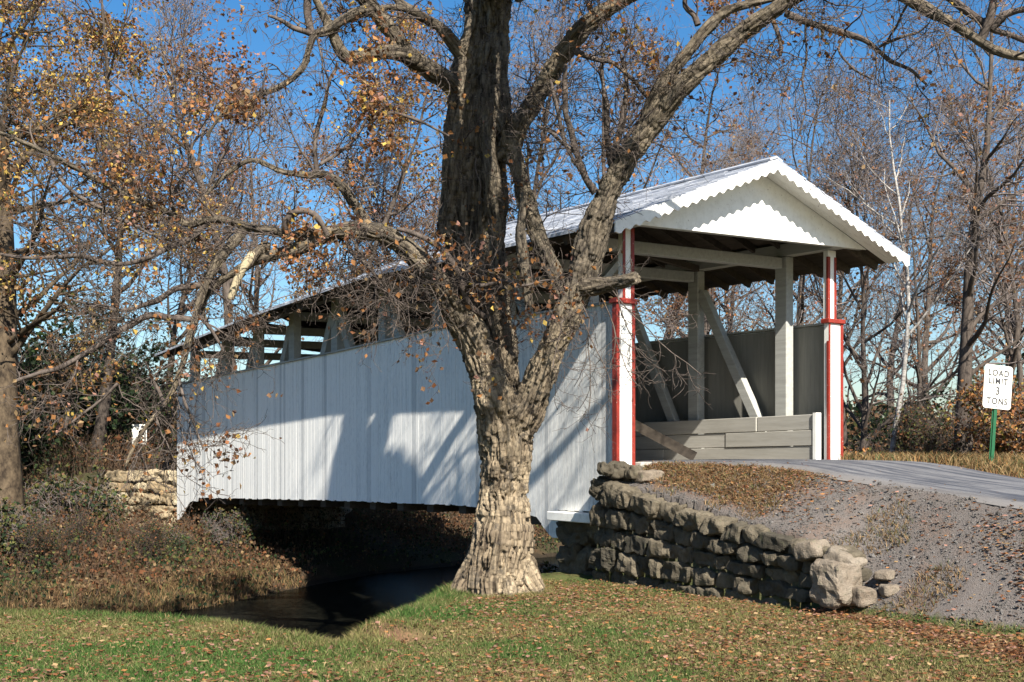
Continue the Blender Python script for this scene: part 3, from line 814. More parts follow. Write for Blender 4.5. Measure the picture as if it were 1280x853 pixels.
def rvec(rng): return Vector((rng.gauss(0, 1), rng.gauss(0, 1), rng.gauss(0, 1)))
def grow(rng, p, d, L, r0, lvl, S, out):
    n = S['n'][lvl]; st = L/n; pts, rad, dirs = [p.copy()], [r0], [d.copy()]
    w, up = S['w'][lvl], S['up'][lvl]; rend = S['rend'][lvl]
    for i in range(1, n+1):
        d = d+rvec(rng)*w; d.z += up; d.normalize()
        p = p+d*st; pts.append(p.copy()); dirs.append(d.copy())
        rad.append(max(rend, r0+(rend-r0)*(i/n)**S.get('tp', .85)))
    out[lvl].append((pts, rad))
    if lvl+1 >= len(S['n']): return
    k = S['k'][lvl]; k = max(1, int(round(k*rng.uniform(.75, 1.25))))
    f0 = S['f0'][lvl]
    for j in range(k):
        f = f0+(1-f0)*(j+rng.random())/k; x = f*n; i = min(int(x), n-1); u = x-i
        q = pts[i].lerp(pts[i+1], u); dd = dirs[i+1]
        pr = rvec(rng); pr = (pr-dd*pr.dot(dd)).normalized(); a = math.radians(S['ang'][lvl]*rng.uniform(.7, 1.35))
        cd = (dd*math.cos(a)+pr*math.sin(a)).normalized()
        cl = S['len'][lvl]*rng.uniform(.55, 1.15)*(1.15-S['sh'][lvl]*(f-f0)/(1-f0+1e-6))
        rr = rad[i]+(rad[i+1]-rad[i])*u
        grow(rng, q, cd, cl, max(min(rr*.72, S['rmax'][lvl]), S['rend'][lvl+1]*1.15), lvl+1, S, out)

SPEC_BARE = dict(n=[12, 7, 5, 4, 3], w=[.07, .13, .17, .2, .22], up=[.02, .07, .05, .03, .02], rend=[.02, .010, .006, .0045, .0035],
                 k=[15, 7, 5, 3], f0=[.28, .25, .2, .2], ang=[48, 46, 45, 45], len=[4.4, 1.7, .85, .42], sh=[.75, .5, .5, .4], rmax=[.085, .035, .014, .008])
def tree_data(key, seed, H, r0, spec, leafspec, nleaf, lsize, bark, twig, lean=0., thick=2):
    """-> (trunk mesh, crown mesh, leaf mesh or None)"""
    rng = random.Random(seed); nr = np.random.default_rng(seed)
    out = [[] for _ in spec['n']]
    grow(rng, Vector((0, 0, -.3)), Vector((lean, 0, 1)).normalized(), H, r0, 0, spec, out)
    p0, rd = out[0][0]
    for i in range(len(rd)): rd[i] *= 1+.5*math.exp(-i*1.2)
    Va, Fa, _ = tubes(out[0], 9); Vb, Fb, _ = tubes(out[1], 6)
    tm = mk_mesh('trunk', np.concatenate([Va, Vb]), [np.concatenate([Fa, Fb+len(Va)])], True, mats=[bark])
    V, Fq, n = [], [], 0
    for l in range(2, len(out)):
        if not out[l]: continue
        v, f, _ = tubes(out[l], 4 if l == 2 else 3); V.append(v); Fq.append(f+n); n += len(v)
    cm = mk_mesh('crown', np.concatenate(V), [np.concatenate(Fq)], True, mats=[twig])
    lm = None
    if nleaf:
        tips = np.array([tuple(c[0][j]) for l in range(max(2, len(out)-2), len(out)) for c in out[l] for j in (1, -1)])
        # leaves hang in loose bunches
        w = fbm(tips*.55, seed, 2)**5; w /= w.sum()
        P = tips[nr.choice(len(tips), nleaf, p=w)]+nr.normal(size=(nleaf, 3))*.09
        v, q, c = leaves(P, lsize, nr, palette(leafspec, nleaf, nr)); lm = mk_mesh('leaves', v, [q], False, c, mats=[M['leaf']])
    return tm, cm, lm
def put_tree(data, name, loc, rz, sc, label, cat='tree', group=None, leaf=None):
    e = empty(name, loc, rz, sc); tag(e, label, cat, group)
    link('trunk', data[0], e); c = link('crown', data[1], e)
    if data[2]: link('leaves', data[2], c)
    return e

# ------------------------------------------------------------------ the big old tree in front of the bridge
def ch(pts):
    """list of (px, py, distance, width px) -> (n,4) x,y,z,r"""
    if pts[0][2] < 14.0 and pts[0][3] < 1: return np.array(pts, float)          # given in metres
    return np.array([[*at(px, py, Y), w*.5*Y/F_PX] for px, py, Y, w in pts])
THICK = [
 ('trunk', [(622, 770, 16.6, 104), (622, 738, 16.6, 92), (624, 700, 16.6, 82), (628, 650, 16.6, 75), (630, 600, 16.6, 74), (629, 560, 16.6, 76), (628, 530, 16.6, 74), (630, 500, 16.65, 60)]),
 ('trunk', [(606, 690, 16.55, 44), (590, 722, 16.5, 36), (572, 752, 16.45, 26), (560, 775, 16.4, 16)]),
 ('trunk', [(640, 690, 16.55, 46), (658, 722, 16.5, 36), (674, 748, 16.45, 24), (684, 770, 16.4, 14)]),
 ('trunk', [(625, 690, 16.45, 42), (630, 725, 16.3, 34), (634, 752, 16.15, 24), (636, 775, 16.1, 14)]),
 ('trunk', [(640, 690, 16.8, 42), (660, 720, 17.0, 34), (676, 742, 17.2, 20)]),
 ('trunk', [(606, 690, 16.8, 42), (592, 720, 17.05, 34), (580, 745, 17.2, 20)]),
 # left great limb
 ('limb', [(630, 560, 16.6, 66), (618, 505, 16.5, 57), (599, 445, 16.4, 50), (571, 390, 16.3, 40), (538, 343, 16.2, 31), (507, 312, 16.1, 27), (476, 294, 16.0, 25), (440, 290, 15.9, 24),
           (408, 296, 15.85, 22), (372, 313, 15.8, 20), (341, 321, 15.75, 17), (312, 330, 15.7, 15), (289, 343, 15.7, 13), (268, 357, 15.7, 11), (253, 383, 15.7, 9), (262, 412, 15.7, 6)]),
 ('limb', [(435, 290, 15.9, 16), (406, 292, 15.8, 15), (387, 290, 15.75, 14), (364, 296, 15.7, 14), (345, 288, 15.65, 13), (312, 282, 15.6, 13), (287, 277, 15.55, 12), (263, 276, 15.5, 12), (235, 281, 15.5, 11),
           (214, 266, 15.45, 10), (177, 251, 15.4, 10), (136, 231, 15.4, 9), (85, 204, 15.3, 9), (44, 184, 15.3, 8), (0, 167, 15.2, 7), (-50, 150, 15.2, 5)]),
 # right great limb
 ('limb', [(640, 545, 16.6, 58), (662, 500, 16.5, 48), (681, 460, 16.45, 41), (704, 410, 16.4, 38), (722, 362, 16.35, 42), (736, 315, 16.3, 44), (748, 275, 16.25, 38), (768, 225, 16.2, 33), (797, 180, 16.1, 31),
           (832, 132, 16.0, 29), (870, 92, 15.9, 28), (918, 50, 15.8, 26), (962, 18, 15.6, 25), (1005, -8, 15.4, 22), (1060, -22, 15.1, 20), (1115, -12, 14.8, 18), (1160, 12, 14.6, 17), (1214, 46, 14.4, 15), (1250, 64, 14.3, 14), (1290, 72, 14.2, 12), (1340, 76, 14.1, 9)]),
 ('limb', [(798, 172, 16.1, 22), (818, 130, 16.05, 20), (838, 92, 16.0, 19), (862, 62, 15.95, 17), (884, 35, 15.9, 16), (910, 12, 15.85, 14), (945, 2, 15.8, 11), (990, -6, 15.8, 8)]),
 # unseen limbs added overhead, above the picture, to shade the leaders
 ('limb', [(0.15, 17.1, 9.6, .24), (.8, 14.9, 9.9, .20), (1.5, 12.7, 9.7, .17), (2.1, 10.6, 10.0, .12), (2.6, 9.0, 10.5, .07)]),
 ('limb', [(0.05, 17.15, 8.6, .20), (1.0, 15.6, 8.7, .17), (1.9, 13.9, 8.6, .15), (3.2, 12.4, 9.1, .11), (4.4, 11.3, 9.8, .07)]),
 ('limb', [(-.3, 17.1, 9.2, .2), (-.2, 15.2, 9.5, .17), (.5, 13.2, 9.1, .15), (.9, 11.2, 9.2, .1), (1.0, 9.6, 9.6, .06)]),
 ('limb', [(-.3, 17.0, 8.6, .25), (.1, 15.4, 8.3, .23), (.48, 14.0, 7.85, .21), (.70, 13.2, 7.8, .21), (.78, 12.9, 8.7, .20), (.70, 12.8, 9.9, .17), (.6, 12.7, 11.3, .11)]),
 ('limb', [(.40, 14.1, 7.9, .18), (.85, 13.3, 7.55, .18), (1.2, 12.6, 7.5, .175), (1.6, 11.7, 7.6, .15), (2.0, 10.3, 8.1, .10), (2.2, 9.3, 8.6, .06)]),
 # broken stump on the right limb
 ('stub', [(722, 362, 16.35, 30), (745, 358, 16.15, 24), (770, 354, 15.95, 21), (788, 350, 15.8, 20), (798, 346, 15.72, 18)]),
 # central leader standing behind the fork
 ('leader', [(634, 545, 16.75, 44), (630, 490, 16.9, 44), (615, 430, 17.0, 62), (599, 370, 17.1, 80), (594, 300, 17.15, 88), (594, 220, 17.2, 86), (597, 150, 17.2, 82), (602, 90, 17.2, 66), (607, 30, 17.2, 62), (612, -50, 17.2, 58), (622, -150, 17.2, 50), (640, -260, 17.1, 30)]),
 ('leader', [(560, 300, 16.9, 30), (566, 220, 16.85, 34), (570, 150, 16.9, 34), (578, 90, 16.95, 26), (588, 20, 17.0, 22)]),
 ('leader', [(714, 392, 16.5, 28), (698, 350, 16.6, 26), (676, 305, 16.65, 26), (659, 255, 16.7, 27), (646, 205, 16.75, 25), (635, 160, 16.8, 25), (626, 110, 16.9, 26), (620, 50, 17.0, 24)]),
 ('leader', [(622, 340, 16.75, 18), (619, 270, 16.7, 22), (613, 200, 16.7, 24), (608, 130, 16.8, 24), (604, 60, 16.9, 22)]),
 # left upper limbs
 ('limb', [(590, 150, 17.05, 40), (568, 112, 16.9, 32), (540, 88, 16.7, 28), (510, 64, 16.5, 25), (488, 36, 16.35, 24), (468, 14, 16.2, 22), (446, -6, 16.1, 20), (420, -30, 16, 16)]),
 ('limb', [(520, 72, 16.5, 20), (490, 64, 16.4, 20), (462, 68, 16.3, 19), (436, 72, 16.2, 19), (424, 58, 16.1, 17), (412, 34, 16.0, 15), (398, 8, 15.9, 13), (388, -20, 15.9, 11)]),
 ('limb', [(474, 10, 16.2, 17), (452, 16, 16.1, 17), (428, 28, 16.0, 16), (408, 40, 15.95, 14), (393, 44, 15.9, 12), (386, 62, 15.9, 10), (378, 84, 15.85, 10), (352, 106, 15.8, 10), (323, 119, 15.7, 9), (300, 127, 15.7, 8), (282, 138, 15.6, 7), (268, 155, 15.6, 6), (258, 172, 15.6, 5)]),
 ('limb', [(588, 84, 17.05, 24), (566, 56, 16.9, 18), (548, 36, 16.8, 15), (526, 22, 16.7, 14), (504, 8, 16.6, 13), (486, -10, 16.5, 11)]),
 ('limb', [(530, 24, 16.7, 11), (510, 12, 16.6, 10), (490, 10, 16.5, 9), (468, 12, 16.4, 8)]),
 # right upper limb
 ('limb', [(628, 200, 16.9, 32), (652, 152, 16.8, 31), (679, 104, 16.65, 30), (700, 70, 16.5, 28), (722, 44, 16.4, 26), (746, 24, 16.3, 24), (775, 4, 16.2, 20), (810, -14, 16.1, 16)]),
 # limbs rising from the left limb
 ('limb', [(470, 290, 16.0, 16), (455, 272, 16.0, 15), (436, 244, 15.95, 15), (424, 228, 15.9, 13), (405, 218, 15.85, 11), (380, 219, 15.8, 10), (350, 214, 15.75, 9), (318, 201, 15.7, 9), (298, 208, 15.65, 8), (272, 228, 15.6, 7), (255, 246, 15.6, 5)]),
 ('limb', [(306, 284, 15.6, 13), (288, 305, 15.55, 14), (269, 330, 15.5, 14), (256, 356, 15.5, 13), (247, 385, 15.5, 13), (241, 414, 15.5, 12), (232, 445, 15.5, 10), (222, 475, 15.5, 9), (206, 508, 15.5, 8), (186, 530, 15.4, 7), (166, 560, 15.4, 6), (155, 590, 15.4, 4)]),
 ('stub', [(335, 306, 15.75, 12), (322, 316, 15.6, 12), (309, 332, 15.5, 11)]),
 ('stub', [(655, 240, 16.3, 10), (650, 290, 16.2, 15), (654, 330, 16.15, 17), (660, 365, 16.1, 15), (663, 384, 16.1, 10)]),
]
THIN = [
 [(359, 302, 15.7, 11), (360, 286, 15.6, 11), (364, 270, 15.55, 10), (372, 262, 15.5, 9), (386, 264, 15.5, 8), (396, 268, 15.5, 8), (404, 278, 15.55, 7), (410, 294, 15.6, 6)],
 [(606, 398, 16.35, 10), (590, 380, 16.2, 9), (580, 362, 16.1, 8), (574, 345, 16.05, 8), (564, 325, 16.0, 8), (550, 311, 15.95, 8), (535, 301, 15.9, 7), (515, 292, 15.9, 6), (495, 286, 15.9, 6)],
 [(578, 357, 16.1, 6), (594, 359, 16.0, 5), (612, 358, 15.95, 5), (632, 353, 15.95, 4), (655, 355, 15.95, 3), (690, 352, 16.0, 2)],
 [(240, 397, 15.5, 8), (215, 395, 15.45, 8), (190, 395, 15.4, 8), (166, 406, 15.4, 8), (140, 420, 15.3, 7), (110, 440, 15.3, 7), (70, 460, 15.2, 6), (20, 476, 15.2, 5)],
 [(256, 356, 15.5, 9), (235, 358, 15.45, 9), (214, 362, 15.4, 8), (190, 377, 15.4, 7), (160, 388, 15.3, 5), (120, 380, 15.3, 4), (80, 372, 15.3, 3)],
 [(262, 276, 15.5, 8), (230, 300, 15.5, 7), (195, 318, 15.4, 7), (150, 330, 15.4, 6), (100, 318, 15.3, 6), (50, 322, 15.3, 5), (0, 318, 15.3, 4)],
 [(396, 217, 15.85, 6), (394, 190, 15.8, 6), (397, 165, 15.8, 6), (406, 128, 15.8, 5), (414, 98, 15.9, 4), (420, 76, 15.9, 4)],
 [(400, 205, 15.85, 5), (415, 194, 15.9, 5), (432, 180, 15.9, 4), (448, 162, 15.9, 4), (462, 140, 15.9, 3), (466, 115, 15.9, 3)],
 [(462, 146, 15.9, 5), (490, 142, 16, 4), (515, 146, 16, 4), (540, 160, 16.1, 3), (560, 172, 16.2, 3)],
 [(390, 44, 15.9, 11), (387, 20, 15.9, 10), (384, -5, 15.9, 9)],
 [(384, 42, 15.9, 8), (370, 36, 15.8, 7), (355, 26, 15.8, 6), (338, 22, 15.8, 4)],
 [(744, 243, 16.2, 11), (733, 222, 16.15, 9), (721, 192, 16.1, 8), (713, 165, 16.1, 8), (707, 135, 16.0, 7), (704, 105, 16.0, 6), (708, 80, 16.0, 5)],
 [(722, 195, 16.1, 6), (706, 178, 16.1, 5), (690, 165, 16.1, 5), (672, 158, 16.2, 4)],
 [(735, 225, 16.15, 5), (716, 200, 16.1, 5), (702, 160, 16.05, 5), (694, 120, 16.0, 5), (690, 100, 16.0, 4)],
 [(765, 210, 16.2, 10), (772, 175, 16.25, 9), (778, 140, 16.3, 8), (782, 105, 16.3, 6), (776, 70, 16.4, 4)],
 [(766, 205, 16.2, 9), (760, 170, 16.3, 8), (758, 130, 16.3, 7), (752, 100, 16.4, 5), (756, 70, 16.4, 4)],
 [(775, 180, 16.2, 6), (792, 158, 16.2, 5), (806, 140, 16.3, 4), (822, 118, 16.3, 3)],
 [(720, 66, 16.4, 8), (742, 74, 16.3, 7), (765, 80, 16.3, 6), (785, 98, 16.2, 5), (806, 116, 16.2, 5), (825, 128, 16.2, 4)],
 [(875, 32, 15.9, 8), (870, 20, 15.9, 7), (858, 8, 15.9, 7), (856, -12, 15.9, 6)],
 [(962, 24, 15.6, 6), (970, 40, 15.5, 6), (975, 56, 15.5, 5), (978, 72, 15.5, 4)],
 [(985, 14, 15.5, 9), (1005, 25, 15.4, 8), (1030, 33, 15.3, 8), (1055, 40, 15.3, 8), (1080, 48, 15.2, 7), (1100, 64, 15.2, 6), (1118, 80, 15.2, 5), (1140, 92, 15.1, 4), (1160, 108, 15.1, 3)],
 [(1005, 14, 15.4, 3), (1007, 50, 15.4, 3), (1004, 90, 15.4, 3), (1006, 130, 15.4, 2), (1003, 165, 15.4, 2)],
 [(1060, 42, 15.3, 4), (1050, 62, 15.2, 3), (1068, 85, 15.2, 3), (1090, 100, 15.2, 2)],
 [(1100, 60, 15.2, 4), (1120, 50, 15.1, 4), (1145, 40, 15.1, 3), (1160, 28, 15.0, 2)],
 [(1228, 52, 14.4, 12), (1234, 35, 14.35, 11), (1240, 12, 14.3, 10), (1242, -15, 14.3, 8)],
 [(1236, 34, 14.35, 9), (1250, 22, 14.3, 9), (1268, 16, 14.3, 8), (1290, 12, 14.3, 7)],
 [(1182, -5, 14.6, 10), (1205, 12, 14.5, 10), (1224, 26, 14.45, 9), (1245, 40, 14.4, 8), (1290, 52, 14.4, 7)],
 [(430, 296, 15.9, 5), (440, 312, 15.8, 5), (456, 330, 15.75, 5), (470, 345, 15.7, 4), (480, 358, 15.7, 3)],
 [(250, 392, 15.6, 6), (258, 405, 15.6, 5), (266, 418, 15.6, 4), (280, 440, 15.6, 3)],
 [(150, 480, 15.4, 5), (120, 505, 15.4, 4), (95, 525, 15.3, 3), (70, 545, 15.3, 2)],
 [(205, 510, 15.5, 6), (200, 488, 15.5, 5), (190, 470, 15.5, 4), (180, 450, 15.4, 3)],
 [(224, 470, 15.5, 4), (228, 500, 15.4, 4), (236, 520, 15.4, 3), (252, 560, 15.4, 2)],
 [(62, 195, 15.3, 6), (80, 230, 15.3, 5), (120, 260, 15.3, 5), (165, 280, 15.3, 4), (200, 300, 15.3, 3)],
 [(177, 251, 15.4, 6), (165, 220, 15.4, 5), (178, 190, 15.4, 4), (170, 160, 15.4, 3)],
 [(236, 281, 15.5, 5), (215, 250, 15.5, 5), (232, 215, 15.5, 4), (240, 180, 15.5, 3), (262, 160, 15.5, 2)],
]
def build_main():
    chains = [(nm, catmull(ch(p), .07)) for nm, p in THICK]
    rg = random.Random(5)
    for k, (nm, c) in enumerate(chains):            # knobbly, uneven limbs
        s = np.arange(len(c))*.07
        q = np.stack([s*1.6, np.full_like(s, k*7.3), s*0], 1)
        c[:, 3] *= 1+(vnoise(q, k)-.5)*.22
        for a in range(3): c[:, a] += (vnoise(q+a*31, k+50)-.5)*np.minimum(c[:, 3], .12)*.7
    V, Fq, Ft = [], [], []; n = 0
    for nm, c in chains:
        v, f, t = tubes([(c[:, :3], c[:, 3]*.94)], 20, True); V.append(v); Fq.append(f+n); Ft.append(t+n); n += len(v)
    tmp = link('tmp', mk_mesh('tmp', np.concatenate(V), [np.concatenate(Fq), np.concatenate(Ft)], True))
    md = tmp.modifiers.new('r', 'REMESH'); md.mode = 'VOXEL'; md.voxel_size = .016
    ms = tmp.modifiers.new('s', 'SMOOTH'); ms.iterations = 4; ms.factor = .5
    bpy.context.view_layer.update()
    me = bpy.data.meshes.new_from_object(tmp.evaluated_get(bpy.context.evaluated_depsgraph_get()))
    bpy.data.objects.remove(tmp)
    nv = len(me.vertices); P = np.empty(nv*3, np.float32); me.vertices.foreach_get('co', P); P = P.reshape(-1, 3).astype(float)
    Nn = np.empty(nv*3, np.float32); me.vertices.foreach_get('normal', Nn); Nn = Nn.reshape(-1, 3).astype(float)
    # nearest skeleton sample (distance to the limb's surface), with a frame per sample
    S, SR, SA, S1, S2, SID, SS = [], [], [], [], [], [], []
    for k, (nm, c) in enumerate(chains):
        p = c[:, :3]; T = np.gradient(p, axis=0); T /= np.linalg.norm(T, axis=1, keepdims=True)
        a = np.cross(T[0], [0, 1, .1]); a /= np.linalg.norm(a); A = []
        for i in range(len(p)):
            a = a-T[i]*(a@T[i]); a /= np.linalg.norm(a); A.append(a)
        A = np.array(A); S.append(p); SR.append(c[:, 3]); S1.append(A); S2.append(np.cross(T, A)); SID.append(np.full(len(p), k)); SS.append(np.arange(len(p))*.07)
    S, SR, S1, S2, SID, SS = map(np.concatenate, (S, SR, S1, S2, SID, SS))
    near = np.empty(nv, int); Sf = S.astype(np.float32); s2 = (Sf**2).sum(1)
    for i in range(0, nv, 20000):
        p = P[i:i+20000].astype(np.float32)
        d = np.sqrt(np.maximum((p**2).sum(1)[:, None]+s2[None]-2*p@Sf.T, 0))-SR[None].astype(np.float32); near[i:i+20000] = d.argmin(1)
    D = P-S[near]; a, b = (D*S1[near]).sum(1), (D*S2[near]).sum(1); r = SR[near]; cid = SID[near]
    L = np.hypot(a, b)+1e-6
    bc = np.stack([a/L*np.maximum(r, .06)+cid*.37, b/L*np.maximum(r, .06), SS[near]], 1)
    q = bc*np.array([15, 15, 3.2]); warp = (fbm(P*3.5, 3, 2)-.5)*1.6
    q[:, 0] += warp; q[:, 1] -= warp
    ridge = 1-np.abs(2*vnoise(q, 4)-1); ridge2 = 1-np.abs(2*vnoise(q*2.1+9, 8)-1)
    amp = np.clip(r*.11, .004, .036)
    disp = -(ridge**4)*amp*2.4+.35*amp - (ridge2**3)*amp*.9 + (fbm(P*2.6, 12, 3)-.5)*np.clip(r*.28, .008, .085) + (vnoise(P*30, 6)-.5)*amp*.5
    # a few burls and branch scars
    for px, py, Y, rr, h in ((612, 668, 16.15, .07, .05), (600, 712, 16.1, .05, -.06), (628, 524, 16.2, .10, -.08), (560, 430, 16.1, .08, .05), (606, 505, 16.1, .10, .05), (690, 430, 16.1, .07, .05), (640, 610, 16.1, .08, .04), (700, 385, 16.0, .12, .06), (590, 235, 16.4, .10, .06), (640, 100, 16.4, .12, .07)):
        dd = np.linalg.norm((P-at(px, py, Y))*np.array([1, .35, 1]), axis=1); disp += h*np.exp(-(dd/rr)**2)
    P2 = P+Nn*disp[:, None]
    me.vertices.foreach_set('co', P2.astype(np.float32).ravel()); me.update()
    me.vertices.foreach_get('normal', (buf := np.empty(nv*3, np.float32))); N2 = buf.reshape(-1, 3)
    nl = len(me.loops); lv = np.empty(nl, np.int32); me.loops.foreach_get('vertex_index', lv)
    quads = lv.reshape(-1, 4) if nl == 4*len(me.polygons) else None
    fl = cid[quads[:, 0]]
    e = empty('old_tree', (P[:, 0].mean()*0+at(622, 742, 16.6)[0], 16.6, 0)); off = np.array(e.location)
    tag(e, 'huge forked old tree with furrowed tan bark standing in front of the bridge', 'tree')
    parts = {}
    order = []
    for k, (nm, c) in enumerate(chains):
        key = 'trunk' if nm == 'trunk' else f'{nm}#{k}'
        parts.setdefault(key, []).append(k)
    for key, ids in parts.items():
        sel = np.isin(fl, ids)
        if sel.sum() < 30: continue
        qd = quads[sel]; u, inv = np.unique(qd, return_inverse=True)
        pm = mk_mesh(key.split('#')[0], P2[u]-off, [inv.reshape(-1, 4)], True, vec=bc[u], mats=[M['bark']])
        pm.normals_split_custom_set_from_vertices(N2[u].tolist())
        link(key.split('#')[0], pm, e)
    bpy.data.meshes.remove(me)
    # pale stripped end below the short stub, one more dead stick
    c = catmull(ch([(316, 318, 15.55, 12), (306, 332, 15.45, 12), (299, 345, 15.42, 11), (293, 360, 15.4, 10), (288, 375, 15.4, 9)]), .03)
    rr = c[:, 3]*(1+(vnoise(np.stack([np.arange(len(c))*.6]*3, 1), 3)-.5)*.3)
    v, f, t = tubes([(c[:, :3], rr)], 9, True); o = link('stripped_stub', mk_mesh('stripped_stub', v-off, [f, t], True, mats=[M['cut']]), e)
    # branches: traced thin limbs, then twigs grown on everything
    thin = []
    for k, p in enumerate(THIN):
        c = catmull(ch(p), .06); s = np.arange(len(c))*.06
        for a_ in range(3): c[:, a_] += (vnoise(np.stack([s*3, s*0+k, s*0+a_*5], 1), 77)-.5)*.06
        c[:, 3] = np.maximum(c[:, 3]*(1+(vnoise(np.stack([s*4, s*0+k, s*0], 1), 78)-.5)*.25), .006); thin.append(c)
    br = [(c[:, :3], c[:, 3]) for c in thin]
    SP = dict(n=[7, 5, 4, 3], w=[.20, .26, .28, .3], up=[.0, -.01, -.02, -.02], rend=[.006, .004, .003, .0025], k=[5, 4, 2], f0=[.15, .2, .2],
              ang=[50, 48, 45], len=[.75, .42, .24], sh=[.4, .4, .4], rmax=[.014, .007, .0045])
    out = [[], [], [], []]
    rg = random.Random(21)
    def spawn(c, sp, Lm, r_lim, droop=0., s0=.0):
        s = s0+rg.random()*sp; tot = len(c)*.065
        while s < tot:
            i = min(int(s/.065), len(c)-2); p = Vector(c[i, :3]); T = (Vector(c[i+1, :3])-p).normalized(); r = c[i, 3]
            pr = rvec(rg); pr = (pr-T*pr.dot(T)).normalized(); pr.z += .25-droop
            d = (pr*.85+T*.55).normalized()
            L = Lm*rg.uniform(.45, 1.3); grow(rg, p+pr*r*.6, d, L, max(.007, min(r*.45, .006+L*.011)), 0, SP, out); s += sp*rg.uniform(.6, 1.4)
    for c in thin: spawn(c, .42, .6, 1)
    for (nm, c), k in zip(chains, range(99)):
        if nm in ('trunk', 'stub'): continue
        rmean = c[:, 3].mean()
        if nm == 'leader': spawn(c, 1.1, .7, 1, .2, 1.2)
        else:
            sel = c[c[:, 3] < .16]
            if len(sel) > 4: spawn(sel, .6, .9, 1, .05)
            big = c[c[:, 3] >= .16]
            if len(big) > 12: spawn(big[8:], .9, .5, 1, .2)
    # long pendulous sprays below the limbs, as on the left limb and over the siding
    for px, py, Y, L in ((500, 320, 15.9, 1.0), (455, 305, 15.8, 1.1), (470, 345, 15.7, .9), (520, 330, 15.9, .8), (540, 350, 15.9, .9), (420, 300, 15.7, .9), (700, 400, 16.0, .8), (720, 390, 16.0, 1.3), (735, 380, 16.0, 1.2), (240, 430, 15.5, 1.0),
                         (215, 490, 15.4, .9), (300, 340, 15.5, .8), (555, 320, 15.9, .9), (770, 360, 15.9, 1.4), (760, 370, 15.9, 1.6), (640, 300, 16.2, .8), (620, 250, 16.4, .8), (600, 200, 16.5, .8), (590, 300, 16.4, .9), (660, 330, 16.1, .7)):
        for q in range(1 if 560 < px < 770 else 2):
            d = Vector((rg.uniform(-.6, .6), rg.uniform(-.5, .1), rg.uniform(-1.1, -.3))).normalized()
            grow(rg, Vector(at(px+rg.uniform(-8, 8), py+rg.uniform(-4, 4), Y)), d, L*rg.uniform(.6, 1.2), .010, 0, SP, out)
    # join all branches and twigs, with those on the limbs added for shade
    V, Fq, n = [], [], 0
    for lst, k in ((br, 8), (out[0], 5), (out[1], 4), (out[2], 3), (out[3], 3)):
        v, f, _ = tubes(lst, k); V.append(v); Fq.append(f+n); n += len(v)
    cr = link('crown', mk_mesh('crown', np.concatenate(V)-off, [np.concatenate(Fq)], True, mats=[M['twig']]), e)
    tips = np.array([tuple(c[0][j]) for l in (1, 2, 3) for c in out[l] for j in (2, -1)]); nr = np.random.default_rng(4)
    pxx = tips[:, 0]/tips[:, 1]*F_PX+640; pyy = HOR-(tips[:, 2]-EYE)*F_PX/tips[:, 1]
    w = fbm(tips*np.array([1.1, 1.1, 1.1]), 44, 2)**6
    w *= np.where((pxx < 470) & (pyy < 420), 2.2, 1.)*np.where(pxx > 830, .35, 1)*np.where((pxx > 540) & (pxx < 760) & (pyy < 400) & (pyy > 180), 1.5, 1)
    w /= w.sum(); nL = 7600
    Pl = tips[nr.choice(len(tips), nL, p=w)]+nr.normal(size=(nL, 3))*.05
    v, q, c = leaves(Pl, .070, nr, palette({'orange': 4, 'rust': 3, 'brown': 3.5, 'yellow': 1, 'tan': 1.5, 'pink': 1}, nL, nr))
    link('leaves', mk_mesh('leaves', v-off, [q], False, c, mats=[M['leaf']]), cr)
build_main()

# ------------------------------------------------------------------ woods behind
def D(key, seed, H, r0, spec, lspec, nl, ls, bark, twig, lean=0.): return tree_data(key, seed, H, r0, spec, lspec, nl, ls, M[bark], M[twig], lean)
def sp(**k): d = dict(SPEC_BARE); d.update(k); return d
LP_BROWN = {'brown': 3, 'rust': 2.5, 'orange': 2, 'tan': 1.5, 'pink': 1.5}
LP_YEL = {'yellow': 2.5, 'orange': 2.5, 'tan': 2, 'brown': 2.5, 'olive': .7, 'rust': 1}
B = [D('a', 1, 13.5, .17, sp(), LP_BROWN, 500, .11, 'bark_grey', 'twig_bg'),
     D('b', 2, 13, .15, sp(ang=[38, 44, 45, 45], k=[17, 8, 6, 3]), LP_BROWN, 900, .11, 'bark_grey', 'twig_bg', .08),
     D('c', 3, 14, .19, sp(ang=[55, 48, 45, 45], w=[.09, .16, .18, .2, .22]), LP_BROWN, 1500, .12, 'bark_grey', 'twig_bg', -.05)]
O = [D('d', 4, 13.5, .18, sp(k=[17, 8, 5, 2], f0=[.36, .2, .2, .2]), LP_BROWN, 4200, .105, 'bark_grey', 'twig_bg'),
     D('e', 5, 15.5, .2, sp(k=[18, 8, 5, 2], f0=[.34, .2, .2, .2], ang=[56, 48, 45, 45]), LP_YEL, 8000, .105, 'bark_grey', 'twig_bg')]
SY = D('s', 8, 21, .40, sp(tp=1.3, k=[30, 9, 5, 3], f0=[.15, .2, .2, .2], ang=[62, 48, 45, 45], len=[4.6, 1.9, .9, .42]), LP_YEL, 12000, .11, 'bark_syc', 'bark_syc')
BI = D('w', 9, 12.5, .095, sp(k=[13, 8, 5, 3], f0=[.36, .25, .2, .2], ang=[40, 44, 45, 45], len=[3.4, 1.5, .8, .4], rmax=[.05, .025, .012, .007]), LP_BROWN, 350, .11, 'bark_birch', 'twig_bg', .04)
BG = D('g', 10, 13.5, .24, sp(k=[19, 8, 5, 3], f0=[.2, .2, .2, .2], w=[.06, .15, .18, .2, .22]), LP_BROWN, 900, .12, 'bark_grey', 'twig_bg', .05)
GB = 'bare trees in the woods behind the bridge'
